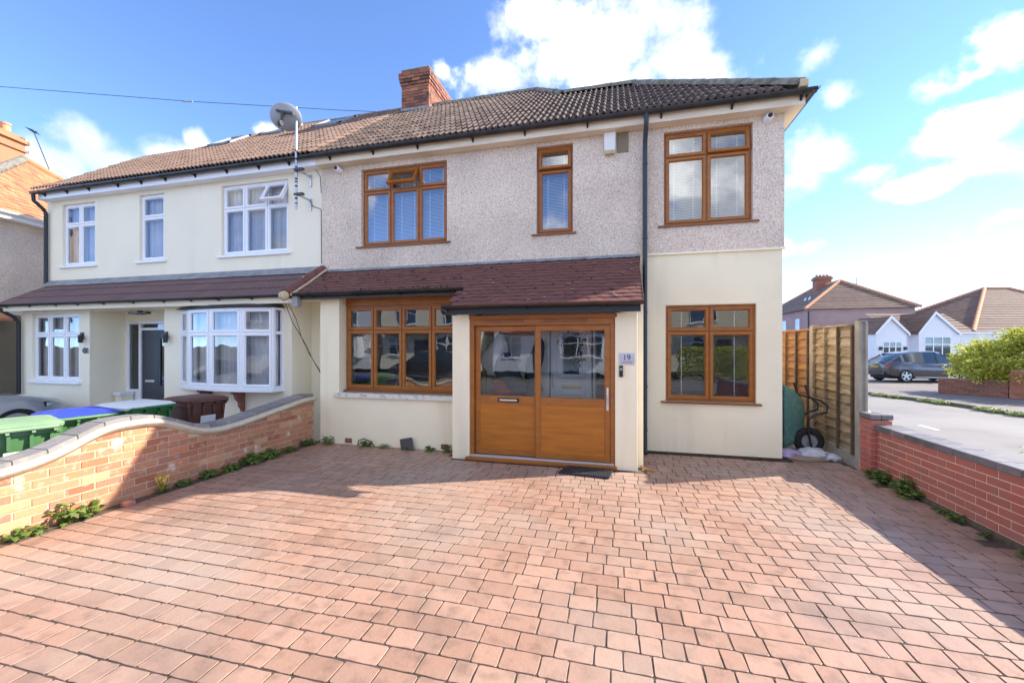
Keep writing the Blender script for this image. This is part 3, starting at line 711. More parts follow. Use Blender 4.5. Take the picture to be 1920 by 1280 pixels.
for i in range(28):
    x = -5.1+i*.194; zt = 2.955
    ld.add([(x, FY-.075, 2.95-.075*TL+.028), (x+.15, FY-.075, 2.95-.075*TL+.03), (x+.194, FY-.055, 2.95-.055*TL+.032), (x+.194, FY-.021, zt+.03), (x, FY-.021, zt+.03)], [(0, 1, 2, 3, 4)])
ld.build('flashing', MT['lead'], lean)
mo = MB()
for i in range(70):                       # moss and lichen spots on the tiles
    x = R.uniform(-4.9, .25); y = R.uniform(5.25 if x > -2.1 else 5.68, 6.35); p = lp(x, y, .02); r_ = R.uniform(.006, .018)
    mo.lathe([(r_*1.2, -.006), (r_, .006), (0, .012)], p, 'z', 7)
for i in range(120):
    x = R.uniform(-5.0, -2.3); p = lp(x, 5.60+abs(R.gauss(0, .05)), .02); r_ = R.uniform(.006, .018); mo.lathe([(r_*1.2, -.006), (r_, .006), (0, .012)], p, 'z', 6)
tag(mo.build('moss', MT['moss'], lean), kind="stuff")
li = MB()
for (x, y) in ((-2.06, 5.45), (-1.55, 5.23), (-1.1, 5.24), (-.62, 5.62), (-.55, 5.48), (-1.0, 5.78), (-1.73, 5.74), (-.02, 5.33), (.52-.3, 6.2), (.0, 5.28), (.1, 5.9), (-.3, 6.25), (.22, 6.0), (-.9, 5.3)):
    p = lp(x, y, .020); r_ = R.uniform(.016, .03)
    li.lathe([(r_*1.1, 0), (r_*.9, .004), (0, .006)], p, 'z', 9)
tag(li.xf(Matrix()).build('lichen_patches', MT['lichen'], lean), kind="stuff")
MB().quad(lp(.332, 5.17, .025), lp(.332, FY, .025), lp(.332, FY, -.06), lp(.332, 5.17, -.06)).build('verge_strip', MT['cream'], lean)
MB().box(-4.99, -2.172, 5.66, 5.69, 2.352, 2.44).build('bay_fascia', MT['darkboard'], H)
gutter(H, -5.05, -2.12, 5.585, 2.452, .05, brk=.8, brh=.04)
MB().box(-2.26, .30, 5.27, 5.30, 2.03, 2.125).build('porch_fascia', MT['black'], H)
gutter(H, -2.3, .335, 5.215, 2.158, .05, brk=.9, brh=.03)
pd = MB(); pd.tube([(-2.27, 5.215, 2.10), (-2.33, 5.3, 2.09), (-2.36, 5.42, 2.07)], .03, 8); pd.build('porch_gutter_outlet', MT['black'], H, smooth=50)

# bay wall and window
bw = MB(); bw.box(-4.74, -2.257, 5.82, 6.05, .0, .765); bw.box(-4.74, -4.38, 5.82, 6.05, .765, 2.40); bw.box(-4.74, -4.52, 6.05, 6.46, 0, 2.40)
bw.build('bay_wall', MT['cream'], H)
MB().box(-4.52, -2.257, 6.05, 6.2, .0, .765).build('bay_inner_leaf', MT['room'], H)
MB().box(-4.45, -2.258, 5.765, 6.0, .766, .838).build('stone_sill', MT['sillstone'], H, bevel=.008)
MB().box(-4.38, -2.0, 5.985, 6.02, 2.262, 2.40).build('window_fascia_board', MT['oak'], H)
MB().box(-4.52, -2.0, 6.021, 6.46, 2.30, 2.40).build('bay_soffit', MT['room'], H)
window(H, -4.365, -2.0, .875, 2.26, 5.95, [-3.85, -3.334, -2.812, -2.30], 1.855, MT['oak'], MT['glass_low'], {}, inner='open_blind', sill=(-4.378, -2.0, .84, .876, .03), sillmat=MT['oaksill'], rec=.04)
for (x, z) in ((-4.2, .03), (-2.52, .03)):
    MB().box(x-.06, x+.06, 5.80, 5.83, z, z+.075).build('air_brick', MT['bgbrick'], H, bevel=.006)

# porch
MB().box(-2.256, -2.0, 5.47, 5.64, .0, 2.035).build('porch_pier', MT['cream'], H, bevel=.008); MB().box(-2.256, -2.06, 5.641, 6.46, .0, 2.2).build('porch_side_wall', MT['cream'], H)
MB().box(-.005, .272, 5.47, 5.64, 0, 2.035).build('porch_pier', MT['cream'], H, bevel=.008); MB().box(.06, .355, 5.641, 6.46, 0, 2.2).build('porch_side_wall', MT['cream'], H, bevel=.006)
MB().box(-2.05, .05, 5.66, 6.46, 2.12, 2.16).build('porch_ceiling', MT['whitewall'], H)
MB().box(-2.05, .05, 5.64, 6.46, .0, .03).build('porch_floor', MT['room'], H)
DX0, DX1, DY = -1.998, -.008, 5.50
fr = MB(); fr.box(DX0, DX0+.055, DY, DY+.11, .055, 1.99); fr.box(DX1-.055, DX1, DY, DY+.11, .055, 1.99); fr.box(DX0, DX1, DY-.002, DY+.11, 1.885, 1.972); fr.box(DX0-.01, DX1+.03, DY-.03, DY+.10, 1.973, 2.03)
porch_door = fr.build('sliding_door', MT['oak'], H, bevel=.005)
MB().box(DX0-.045, DX1+.025, DY-.085, DY+.06, .008, .052).build('threshold', MT['oak'], porch_door, bevel=.006)
MB().box(DX0+.01, DX1-.01, DY-.03, DY+.05, .0525, .074).build('door_track', MT['aluminium'], porch_door, bevel=.003)
for (x0, x1) in ((-1.76, -1.24), (-.93, -.36)): MB().box(x0, x1, DY-.018, DY-.003, 1.925, 1.957).build('trickle_vent', MT['oaksill'], porch_door, bevel=.003)
for (x0, x1, y) in ((-1.94, -1.005, DY+.055), (-1.06, -.065, DY+.008)):
    leaf = ring(MB(), x0, x1, .078, 1.88, .075, y, y+.042, .01, .012)
    leaf.box(x0+.07, x1-.07, y+.001, y+.040, .80, .905)
    lo = leaf.build('door_leaf', MT['oak'], porch_door)
    pane(x0+.07, x1-.07, .9, 1.81, y+.018).build('pane', MT['glass_low'], porch_door)
    MB().box(x0+.07, x1-.07, y+.012, y+.03, .145, .803).build('panel', MT['oakpanel'], porch_door)
lt = MB(); lt.box(-1.60, -1.30, DY+.038, DY+.056, .82, .875); lt.build('letter_plate', MT['black'], porch_door, bevel=.005)
MB().box(-1.575, -1.325, DY+.03, DY+.04, .835, .86).build('letter_flap', MT['aluminium'], porch_door, bevel=.004)
hd = MB(); hd.box(-.115, -.085, DY-.004, DY+.009, .76, 1.06); hd.tube([(-.1, DY, .86), (-.1, DY-.05, .87), (-.1, DY-.055, .96), (-.1, DY-.05, 1.05), (-.1, DY, 1.05)], .009, 8); hd.build('door_handle', MT['silver'], porch_door, bevel=.003)
# inner wall with white front door
iw = wall_grid(-2.06, .06, .0, 2.15, [(-1.02, -.08, .03, 2.06)], FY, FY+.12); iw.build('porch_inner_wall', MT['whitewall'], H)
idr = MB().box(-1.0, -.36, FY+.02, FY+.07, .03, 2.04); ring(idr, -1.0, -.36, .03, 2.04, .1, FY+.005, FY+.03, .01, .01); ring(idr, -.85, -.5, 1.1, 1.85, .04, FY, FY+.03, .01, .01); ring(idr, -.85, -.5, .2, .85, .03, FY+.004, FY+.03, .01, .01)
idoor = idr.build('front_door', MT['doorwhite'], H)
pane(-.80, -.55, 1.16, 1.8, FY+.012).build('door_light', MT['carglass'], idoor)
lc = MB()
for k in range(-3, 8):
    z = 1.16+k*.13
    for sgn in (-1, 1):
        pts = []
        for t in range(11):
            xx = -.8+.25*t/10; zz = z+sgn*(t/10-.5)*.26+.13
            if 1.17 < zz < 1.79: pts.append((xx, FY+.008, zz))
        if len(pts) > 2: lc.tube(pts, .003, 4)
lc.build('leaded_came', MT['steel'], idoor)
MB().box(-.82, -.52, FY-.01, FY+.01, .94, .99).build('letter_plate', MT['brass'], idoor, bevel=.005)
MB().box(-.965, -.935, FY-.04, FY+.006, .95, 1.15).build('door_handle', MT['steel'], idoor, bevel=.008)
sl = MB(); ring(sl, -.34, -.09, .04, 2.04, .05, FY+.01, FY+.07); sl.build('side_light_frame', MT['doorwhite'], idoor); pane(-.3, -.13, .08, 2.0, FY+.05).build('side_light_pane', MT['carglass'], idoor)
wr = MB()
for k in range(260):
    th = R.uniform(0, 6.283); rr = abs(R.gauss(.06, .05)); p = Vector((-.67+rr*math.cos(th)*1.3, FY-.03+R.gauss(0, .012), 1.68+rr*math.sin(th)-.35*R.random()**3)); d = Vector((R.gauss(0, 1), R.gauss(0, .5), R.gauss(0, 1))).normalized()*.04
    s_ = d.cross(Vector((0, 1, 0))).normalized()*.016; wr.quad(p-d, p-s_, p+d, p+s_)
tag(wr.build('door_wreath', MT['wreath']), 'dark leafy wreath hanging on the white inner front door', 'wreath')
def coat(name, cx, cz, w, h, mat, label, seed, y=5.86):
    r = random.Random(seed); b = MB(); n = 16; k = 12; vs = []
    for j in range(k+1):
        t = j/k; ww = w*(.25+.75*min(1, t*2.2)**.6)
        for i in range(n):
            th = 2*math.pi*i/n; fold = 1+.22*math.sin(th*5+seed+t*2)*t+.1*math.sin(th*9+seed*2)*t
            fold *= 1+.45*mnoise.noise(Vector((math.cos(th)*1.5+seed*7, math.sin(th)*1.5, t*4)))
            vs.append((cx+ww*.5*math.cos(th)*fold+.05*math.sin(t*4+seed*2), y+(.05+.05*t)*math.sin(th)*fold, cz-h*t))
    fs = [(j*n+i, j*n+(i+1) % n, (j+1)*n+(i+1) % n, (j+1)*n+i) for j in range(k) for i in range(n)]
    b.add(vs, fs+[tuple(range(n))[::-1]])
    tag(b.build(name, mat, smooth=70), label, 'coat', 'clothes hanging inside the porch')
coat('coat', -1.74, 1.78, .30, .62, MT['coat_white'], 'pale coat hanging behind the left porch pane', 1, 6.02)
coat('coat', -1.52, 1.50, .40, .66, MT['coat_dark'], 'navy coat hanging in front of the pale coat', 2, 5.86)
coat('scarf', -1.66, 1.12, .26, .36, MT['coat_red'], 'burgundy cloth hanging below the navy coat', 3, 5.74)
coat('coat', -1.16, 1.72, .22, .8, MT['coat_dark'], 'narrow dark coat hanging beside the white inner door', 4, 6.1)
rk = MB(); rk.box(-1.95, -1.1, 6.08, 6.12, 1.76, 1.82); rk.box(-1.95, -1.91, 5.7, 6.12, 1.76, 1.82); rk.build('coat_rail', MT['bgbrick'], H)

# ------------------------------------------------------------------ attached neighbour house
NB = thing('semi_detached_house', 'ivory rendered attached house with white windows and plum lean-to roof', 'house', (-8.8, 6.4, -.18))
hN1 = (-12.03, -11.005, 3.37, 4.745); hN2 = (-9.725, -9.036, 3.37, 4.755); hN3 = (-7.555, -5.972, 3.37, 4.745)
wall_grid(-12.52, -5.222, 2.90, 4.86, [hN1, hN2, hN3], FY, FY+.25).build('upper_wall', MT['ivory'], NB)
NY = 6.0
hNL = (-12.08, -10.67, .87, 2.27)
wall_grid(-12.42, -10.37, -.25, 2.40, [hNL], NY, NY+.2).build('front_wall', MT['ivory'], NB)
nw2 = wall_grid(-8.38, -5.47, -.25, 2.40, [(-7.85, -5.72, .93, 2.2)], NY, NY+.2); nw2.box(-5.62, -5.47, NY+.2, FY, -.25, 2.4)
nw2.box(-5.47, -4.741, FY+.002, FY+.15, -.25, 2.98)
nw2.build('front_wall', MT['ivory'], NB)
for (x0, x1) in ((-10.52, -10.37), (-8.38, -8.25)): MB().box(x0, x1, NY+.2, 6.62, -.25, 2.4).build('porch_recess_wall', MT['ivory'], NB)
MB().box(-10.37, -8.38, NY+.02, 6.62, 2.30, 2.40).build('porch_soffit', MT['ivory'], NB)
MB().box(-10.37, -8.38, NY, 6.9, -.25, -.05).build('porch_step', MT['concrete'], NB)
bk = wall_grid(-10.37, -8.38, -.05, 2.30, [(-10.32, -8.8, .0, 2.12)], 6.62, 6.72); bk.build('porch_back_wall', MT['ivory'], NB)
nd = MB(); ring(nd, -10.31, -8.81, .0, 2.12, .06, 6.60, 6.68); nd.box(-9.95, -9.885, 6.605, 6.675, .05, 2.07); nd.box(-9.885, -8.86, 6.606, 6.674, 1.93, 1.98); nd.box(-10.26, -9.95, 6.606, 6.674, .60, .66)
ndf = nd.build('door_frame', MT['white'], NB)
MB().box(-10.26, -9.95, 6.63, 6.65, .05, .60).build('lower_panel', MT['white'], ndf)
pane(-10.27, -9.94, .65, 2.08, 6.64).build('side_pane', MT['glass_white'], ndf); pane(-9.89, -8.85, 1.97, 2.08, 6.64).build('top_pane', MT['glass_white'], ndf)
ds = wall_grid(-9.88, -8.87, .02, 1.925, [(-9.37, -9.2, .75, 1.75)], 6.63, 6.67)
for k in range(13): ds.box(-9.86, -9.42, 6.627, 6.631, .12+k*.14, .245+k*.14)
ds.build('front_door', MT['dark_slate'], NB)
pane(-9.38, -9.19, .74, 1.76, 6.65).build('door_pane', MT['glass_white'], ndf)
MB().box(-9.78, -9.52, 6.612, 6.632, .82, .87).build('letter_plate', MT['silver'], ndf, bevel=.005)
MB().box(-10.30, -10.08, 6.35, 6.6, .55, .62).build('ledge', MT['white'], NB, bevel=.006); MB().box(-10.28, -10.10, 6.38, 6.6, -.05, .549).build('ledge_pier', MT['ivory'], NB)
sN = MT['white']
window(NB, *hN1, FY, [-11.515], 4.29, sN, MT['glass_white'], {}, inner='curtain', sill=(-12.1, -10.93, 3.325, 3.37, .05), vents=((0, 1), (1, 1)))
window(NB, *hN2, FY, [], 4.29, sN, MT['glass_white'], {}, inner='curtain', sill=(-9.80, -8.97, 3.325, 3.37, .05), vents=((0, 1),))
window(NB, *hN3, FY, [-7.02, -6.49], 4.29, sN, MT['glass_white'], {(2, 1): 28}, inner='curtain', sill=(-7.63, -5.90, 3.325, 3.37, .05), vents=((0, 1), (1, 1)))
window(NB, *hNL, NY, [-11.61, -11.14], 1.83, sN, MT['glass_white'], {}, inner='curtain', sill=(-12.14, -10.6, .81, .87, .05))
# bow window: canted facets
PB = [(-7.97, 6.0), (-7.56, 5.83), (-6.93, 5.715), (-6.22, 5.69), (-5.66, 5.80)]
bow = MB()
zb0, zb1 = .86, 2.26
ctr = [(x, 6.05) for x, _ in PB]
bow.add([(x, y-.03, zb0) for x, y in PB]+[(PB[-1][0]+.04, 6.0, zb0)]+[(x, y-.03, zb0-.05) for x, y in PB]+[(PB[-1][0]+.04, 6.0, zb0-.05)], [(0,1,2,3,4,5), (11,10,9,8,7,6)]+[(i, i+6, i+7, i+1) for i in range(5)])
bowo = bow.build('bow_window', MT['white'], NB)
roofb = MB(); roofb.add([(x-.05*(i == 0), y-.07, zb1+.01) for i, (x, y) in enumerate(PB)]+[(PB[-1][0]+.06, 6.0, zb1+.01)]+[(x, min(6.0, y+.03), zb1+.065) for x, y in PB]+[(PB[-1][0], 6.0, zb1+.065)],
    [(i, i+1, i+7, i+6) for i in range(5)]+[(5,4,3,2,1,0), (6,7,8,9,10,11)]); roofb.build('bow_roof', MT['darkboard'], bowo)
for (p, q) in list(zip(PB, PB[1:]))+[(PB[-1], (-5.62, 6.0))]:
    p = Vector((*p, 0)); q = Vector((*q, 0)); d = q-p; ln = d.length; rot = Matrix.Translation(p) @ Matrix.Rotation(math.atan2(d.y, d.x), 4, 'Z')
    f_ = MB(); ring(f_, 0, ln, zb0, zb1, .045, 0, .06, .004, .01); f_.box(.04, ln-.04, .005, .055, 1.80, 1.85); f_.xf(rot).build('frame', MT['white'], bowo)
    if ln < .25: continue
    for (za, zz) in ((zb0+.03, 1.815), (1.835, zb1-.03)):
        s_ = ring(MB(), .03, ln-.03, za, zz, .05, -.016, .04); s_.xf(rot).build('sash', MT['white'], bowo)
        pane(.075, ln-.075, za+.045, zz-.045, .012).xf(rot).build('pane', MT['glass_white'], bowo)
    q_ = MB(); n = int(ln/.012); vs = []
    for i in range(n+1):
        x = ln*i/n; yy = .16+.02*math.sin(x*62+p.x*9)+.012*math.sin(x*27); vs += [(x, yy, zb0+.02), (x, yy, zb1-.02)]
    q_.add(vs, [(2*i, 2*i+2, 2*i+3, 2*i+1) for i in range(n)]).xf(rot).build('curtain', MT['curtain'], bowo, smooth=80)
for x in (-7.25, -6.5):
    b = MB(); pf = [(6.0, .81), (5.76, .81), (5.76, .77), (5.82, .74), (5.84, .66), (5.9, .60), (5.91, .52), (5.95, .47), (5.955, .42), (6.0, .42)]
    b.prism(pf, x-.035, x+.035, lambda a, c, t: (t, a, c)); b.build('bracket', MT['bgbrick'], bowo, bevel=.004)
nsh = MB(); nsh.box(-12.52, -12.28, FY+.251, 12.35, -.2, 4.86); nsh.box(-12.27, -5.24, 12.1, 12.35, -.2, 4.86); nsh.build('side_and_back_wall', MT['ivory'], NB)
MB().box(-12.27, -5.24, 7.6, 7.7, -.2, 4.8).build('partition_wall', MT['room'], NB)
MB().box(-12.27, -5.24, FY+.26, 12.09, 2.62, 2.8).build('first_floor', MT['room'], NB)
MB().box(-12.27, -5.24, FY+.26, 12.09, 4.79, 4.84).build('ceiling', MT['room'], NB)
nroof = roof_deck(-12.45, -5.202, MT['darkboard'], 'roof', NB)
TM2 = rolled_tile(.205, .37, 2, MT['tile2'], .034, .02)
pieces('roof_tile', 'roof_tile_field', MT['tile2'], lay_roof(-12.4, -5.3, TM2, .2, .30, .035, 'left'), nroof, 280, smooth=35)
ridge_run(nroof, [rp(-8.8, 3.25, .04), rp(-5.2, 3.25, .04)], .10, MT['tile2'])
ridge_run(nroof, [rp(-12.0, 1.93, .03), rp(-10.5, 1.95, .03)], .09, MT['tile2'])
em = MB()
for j in range(13):
    a = j*.30*math.cos(P38)-.02
    p = rp(-5.2, a, .0); q = rp(-5.2, a+.25, .0); n_ = Vector((0, -math.sin(P38), math.cos(P38)))
    em.add([p+n_*.06+Vector((-.06, 0, 0)), p+n_*.055+Vector((.02, 0, 0)), q+n_*.045+Vector((.02, 0, 0)), q+n_*.05+Vector((-.06, 0, 0)), p+Vector((.03, 0, 0)), q+Vector((.03, 0, 0))], [(0,1,2,3), (1,4,5,2), (0,4,1)])
em.build('party_line_mortar', MT['orange_mortar'], nroof)
for (x0, x1, a0, a1) in ((-7.15, -6.45, 2.42, 3.0), (-8.75, -8.05, 2.42, 3.0), (-9.75, -9.2, 1.9, 2.5)):
    b = MB(); n_ = Vector((0, -math.sin(P38), math.cos(P38)))
    c0, c1, c2, c3 = rp(x0, a0), rp(x1, a0), rp(x1, a1), rp(x0, a1)
    for (p, q) in ((c0, c1), (c1, c2), (c2, c3), (c3, c0)):
        d = (q-p).normalized(); sd = d.cross(n_)
        b.obox((p+q)/2+n_*.05, d*((q-p).length/2+.04), sd*.04, n_*.07)
    rl = b.build('rooflight', MT['greygrey'], nroof); MB().quad(*[c+n_*.10 for c in (c0, c1, c2, c3)]).build('rooflight_pane', MT['carglass'], nroof)
MB().box(-12.45, -5.222, 6.277, 6.30, 4.835, 4.97).build('fascia', MT['white'], NB); MB().box(-12.45, -5.222, 6.30, 6.468, 4.835, 4.858).build('soffit', MT['white'], NB)
gutter(NB, -12.5, -5.205, 6.205, 4.985, brk=.75)
MB().tube([(-12.46, 6.205, 4.94), (-12.46, 6.215, 4.80), (-12.47, 6.38, 4.66), (-12.47, 6.42, 4.58), (-12.47, 6.42, 2.99)], .036, 10).build('downpipe', MT['pipe'], NB, smooth=50)
# neighbour lean-to
NT = .70; NA = math.atan(NT); NE = 5.70
def np_(x, y, lift=0.0): return Vector((x, y, 2.98-(FY-y)*NT))+Vector((0, -math.sin(NA), math.cos(NA)))*lift
nl = MB(); nl.add([np_(-12.62, NE, -.02), np_(-5.25, NE, -.02), np_(-5.25, FY, -.02), np_(-12.50, FY, -.02)], [(0,1,2,3)]); nlo = nl.build('lean_to_roof', MT['darkboard'], NB)
TM3 = rolled_tile(.303, .36, 3, MT['tile3'], .012, .018); BN = Matrix(((1, 0, 0), (0, math.cos(NA), -math.sin(NA)), (0, math.sin(NA), math.cos(NA)))).to_4x4()
items = []; gn = .30*math.cos(NA)
for j in range(4):
    y = NE-.02+j*gn
    if y > FY-.1: break
    x = -12.62+j*.12
    while x < -5.2: items.append((TM3, Matrix.Translation(np_(x, y, .004)) @ BN)); x += .30
pieces('roof_tile', 'roof_tile_rest', MT['tile3'], items, nlo, 280)
MB().quad(np_(-12.5, FY-.13, .035), np_(-5.3, FY-.13, .035), (-5.3, FY-.01, 3.06), (-12.5, FY-.01, 3.06)).build('flashing', MT['lead'], nlo)
MB().box(-12.55, -5.2, NE+.06, NE+.09, 2.32, 2.43).build('lean_to_fascia', MT['ivory'], NB); MB().box(-12.5, -5.0, NE+.09, FY, 2.402, 2.415).build('lean_to_soffit', MT['ivory'], NB)
gutter(NB, -12.64, -5.1, NE-.005, 2.455, .045, brk=.7, brh=.04)
MB().tube([(-12.55, NE, 2.42), (-12.55, NE+.03, 2.36), (-12.42, NE+.2, 2.2), (-12.38, NE+.24, 2.1), (-12.38, NE+.24, -.15)], .036, 10).build('downpipe', MT['black'], NB, smooth=50)
# bonnet ridge between the two lean-to roofs
for k in range(2):
    p0 = lp(-5.2, 5.6+.43*k, .03); p1 = lp(-5.2, 5.6+.43*(k+1)+.02, .035); b = MB(); vs = []; t = (p1-p0).normalized(); side = Vector((1, 0, 0)); up = side.cross(t)
    for (p, rr) in ((p0, .10), (p1, .092)):
        for i in range(10): th = math.pi*i/9; vs.append(p+side*math.cos(th)*rr+up*math.sin(th)*rr)
    b.add(vs, [(i, i+1, 11+i, 10+i) for i in range(9)]+[tuple(range(10))]).build('bonnet_tile', MT['plain'], nlo, smooth=50)
b = MB(); b.tube([lp(-5.09, 5.58, .03), lp(-5.09, 6.0, .035), lp(-5.1, FY-.02, .05)], [.022, .018, .02], 7); b.tube([lp(-5.28, 6.03, .05), lp(-5.2, 6.03, .13), lp(-5.12, 6.03, .05)], .014, 6); b.tube([lp(-5.28, 6.44, .05), lp(-5.2, 6.44, .12), lp(-5.12, 6.44, .05)], .018, 6)
b.lathe([(0, -.075), (.06, -.06), (.085, 0), (.06, .06), (0, .075)], lp(-5.2, 5.56, .03), 'y', 12); b.build('bonnet_mortar', MT['bedding'], nlo, smooth=60)
MB().box(-5.09, -5.0, 5.6, 5.7, 2.24, 2.42).build('eaves_end_block', MT['greygrey'], nlo)

# fittings on the fronts
def wall_light(x, y, z, label):
    t = thing('wall_light', label, 'wall light', (x, y, z), group='black up and down wall lights')
    MB().box(x-.05, x+.02, y-.03, y, z-.07, z+.08).build('back_plate', MT['black'], t, bevel=.006); MB().lathe([(0, z-.13), (.038, z-.13), (.038, z+.03), (0, z+.03)], (x+.05, y-.075, 0), 'z', 14).build('lamp_tube', MT['black'], t, smooth=40)
    MB().box(x-.03, x+.05, y-.07, y-.02, z-.03, z).build('arm', MT['black'], t)
wall_light(-10.55, NY, 1.79, 'black up-and-down wall light beside the three-light ground floor window'); wall_light(-8.3, NY, 1.79, 'black up-and-down wall light beside the slate grey door')
nq = MB(); nq.lathe([(0, -.012), (.055, -.012), (.062, 0)], (-10.50, NY-.004, 1.50), 'y', 16); nq.box(-10.46, -10.40, NY-.014, NY, 1.512, 1.55); nq.box(-10.46, -10.40, NY-.014, NY, 1.452, 1.49); tag(nq.build('house_number_sign', MT['black']), 'small black number sign under the wall light by the window', 'sign')
pf_ = thing('porch_ceiling_lamp', 'black two-armed lamp under the attached house porch soffit', 'lamp', (-9.3, 6.2, 2.3))
q = MB(); q.lathe([(0, 2.27), (.05, 2.27), (.05, 2.3)], (-9.3, 6.2, 0), 'z', 12); q.build('base', MT['black'], pf_)
for s_ in (-1, 1): MB().obox((-9.3+s_*.13, 6.19, 2.25), (.12, 0, .01*s_), (0, .045, 0), (0, 0, .018)).build('arm', MT['black'], pf_, bevel=.005)
ab = thing('alarm_box', 'white burglar alarm box on pebbledash below the eaves', 'alarm box', (-.09, FY, 4.5))
q = MB(); q.add([(-.165, 6.39, 4.56), (-.0, 6.39, 4.56), (-.0, 6.455, 4.54), (-.165, 6.455, 4.54), (-.17, 6.375, 4.835), (.005, 6.375, 4.835), (.005, 6.455, 4.84), (-.17, 6.455, 4.84)], [(0,3,2,1),(4,5,6,7),(0,1,5,4),(1,2,6,5),(2,3,7,6),(3,0,4,7)]); q.build('cover', MT['binwhite'], ab, bevel=.012)
MB().box(-.15, -.015, 6.385, 6.45, 4.51, 4.555).build('base', MT['bedding'], ab, bevel=.006)
MB().box(.02, .19, FY-.03, FY-.016, 4.53, 4.83).build('wall_vent', MT['brownwall'], H)
def cctv(x, z, label):
    t = thing('security_camera', label, 'camera', (x, FY-.02, z), group='small white dome cameras under the eaves')
    MB().lathe([(0, -.075), (.03, -.075), (.045, -.06), (.05, -.03), (.05, .0), (.055, .03), (.055, .055)], (x, FY-.075, z), 'y', 16).build('housing', MT['white'], t, smooth=50)
    MB().lathe([(0, -.1), (.018, -.095), (.03, -.08), (.033, -.07)], (x, FY-.078, z), 'y', 14).build('lens', MT['black'], t, smooth=60)
cctv(2.06, 4.765, 'white dome camera under the eaves above the right-hand upper window'); cctv(-4.83, 4.765, 'white dome camera under the eaves by the party line with the ivory house')
dish = thing('satellite_dish', 'grey satellite dish on a tall banded pole bracketed to the ivory wall', 'satellite dish', (-5.51, FY, 4.3))
MB().tube([(-5.51, 6.15, 4.03), (-5.51, 6.15, 5.84)], .022, 10).build('pole', MT['steel'], dish, smooth=50)
for z in (4.12, 4.2, 4.42, 4.5, 4.55, 4.68, 4.76, 4.9, 5.05): MB().lathe([(.0232, z), (.0232, z+R.uniform(.015, .035))], (-5.51, 6.15, 0), 'z', 10).build('pole_band', MT['black'], dish)
for z in (4.73, 4.29):
    MB().obox((-5.49, 6.31, z), (.018, 0, 0), (0, .17, 0), (0, 0, .014)).build('wall_bracket', MT['steel'], dish); MB().obox((-5.47, 6.46, z-.08), (.02, 0, 0), (0, .012, 0), (0, 0, .11)).build('wall_bracket', MT['steel'], dish)
    MB().box(-5.54, -5.36, 6.12, 6.18, z-.018, z+.018).build('pole_clamp', MT['darkboard'], dish)
ax = Vector((-.28, .80, .42)).normalized(); q_ = ax.to_track_quat('Z', 'Y').to_matrix().to_4x4()
b = MB(); prof = [(0, 0), (.1, .006), (.2, .025), (.3, .058), (.335, .075), (.34, .082)]; b.lathe(prof, (0, 0, 0), 'z', 28); b.lathe([(r_, h_+.008) for r_, h_ in prof], (0, 0, 0), 'z', 28)
b.xf(Matrix.Translation((-5.65, 6.02, 5.62)) @ q_ @ Matrix.Diagonal((.80, .67, 1, 1))).build('reflector', MT['dish'], dish, smooth=60)
b = MB(); b.obox((-5.6, 5.99, 5.68), (.15, .03, -.03), (0, .02, 0), (0, 0, .018)); b.tube([(-5.64, 5.98, 5.67), (-5.65, 5.96, 5.5), (-5.66, 5.93, 5.42)], [.03, .02, .024], 8); b.lathe([(.02, -.03), (.04, -.03), (.04, .03), (.02, .03)], (-5.655, 5.94, 5.47), 'x', 12); b.tube([(-5.51, 6.1, 5.66), (-5.51, 6.15, 5.66)], .03, 8); b.build('mount', MT['darkboard'], dish, smooth=40)
def cable(name, pts, r, label, cat='cable'): return tag(MB().tube(pts, r, 5).build(name, MT['cable'], smooth=60), label, cat)
cable('wall_cable', [(-5.47, 6.44, 4.26), (-5.42, 6.46, 4.17), (-5.3, 6.462, 4.13), (-5.235, 6.45, 4.10), (-5.232, 6.45, 3.7), (-5.228, 6.45, 3.1)], .006, 'thin black cable running down the party line below the satellite dish')
cable('wall_cable', [(-5.38, 6.44, 4.88), (-5.32, 6.45, 4.80), (-5.26, 6.458, 4.70), (-5.24, 6.458, 4.4)], .005, 'thin black cable looping from the eaves beside the satellite dish')
cable('loose_cable', [(-5.4, 5.75, 2.38), (-5.36, 5.9, 2.0), (-5.15, 5.97, 1.62), (-5.0, 5.93, 1.4), (-4.75, 5.83, 1.16)], .006, 'loose black cable hanging from the lean-to corner to the cream pier')
cable('loose_cable', [(-5.38, 5.78, 2.38), (-5.25, 5.86, 2.05), (-5.2, 5.92, 1.75), (-5.05, 5.9, 1.5), (-4.75, 5.83, 1.18)], .005, 'second loose cable looping inside the recess beside the cream pier')
plq = thing('number_plaque', 'brushed plaque reading 19 on the porch pier', 'sign', (.13, 5.47, 1.36))
MB().box(.045, .235, 5.458, 5.4695, 1.365, 1.512).build('plate', MT['plaque'], plq, bevel=.003)
def text(s, size, loc, mat, name, parent):
    c = bpy.data.curves.new(name, 'FONT'); c.body = s; c.size = size; c.align_x = 'CENTER'; c.align_y = 'CENTER'; c.extrude = .0006
    o = bpy.data.objects.new(name, c); COL.objects.link(o); bpy.context.view_layer.update()
    me = bpy.data.meshes.new_from_object(o.evaluated_get(bpy.context.evaluated_depsgraph_get())); bpy.data.objects.remove(o)
    me.materials.clear(); me.materials.append(mat); n = bpy.data.objects.new(name, me); n.matrix_world = Matrix.Translation(loc) @ Matrix.Rotation(math.pi/2, 4, 'X'); link(n, parent); return n
text('19', .10, (.14, 5.4565, 1.452), MT['black'], 'lettering', plq)
b = MB(); x = .07
while x < .212:
    w_ = R.uniform(.006, .013); b.box(x, x+w_, 5.4565, 5.458, 1.388, 1.388+R.uniform(.008, .016)); x += w_+R.uniform(.002, .006)
b.build('small_lettering', MT['darkboard'], plq)
bell = thing('video_doorbell', 'black video doorbell under the number plaque', 'doorbell', (.07, 5.47, 1.2))
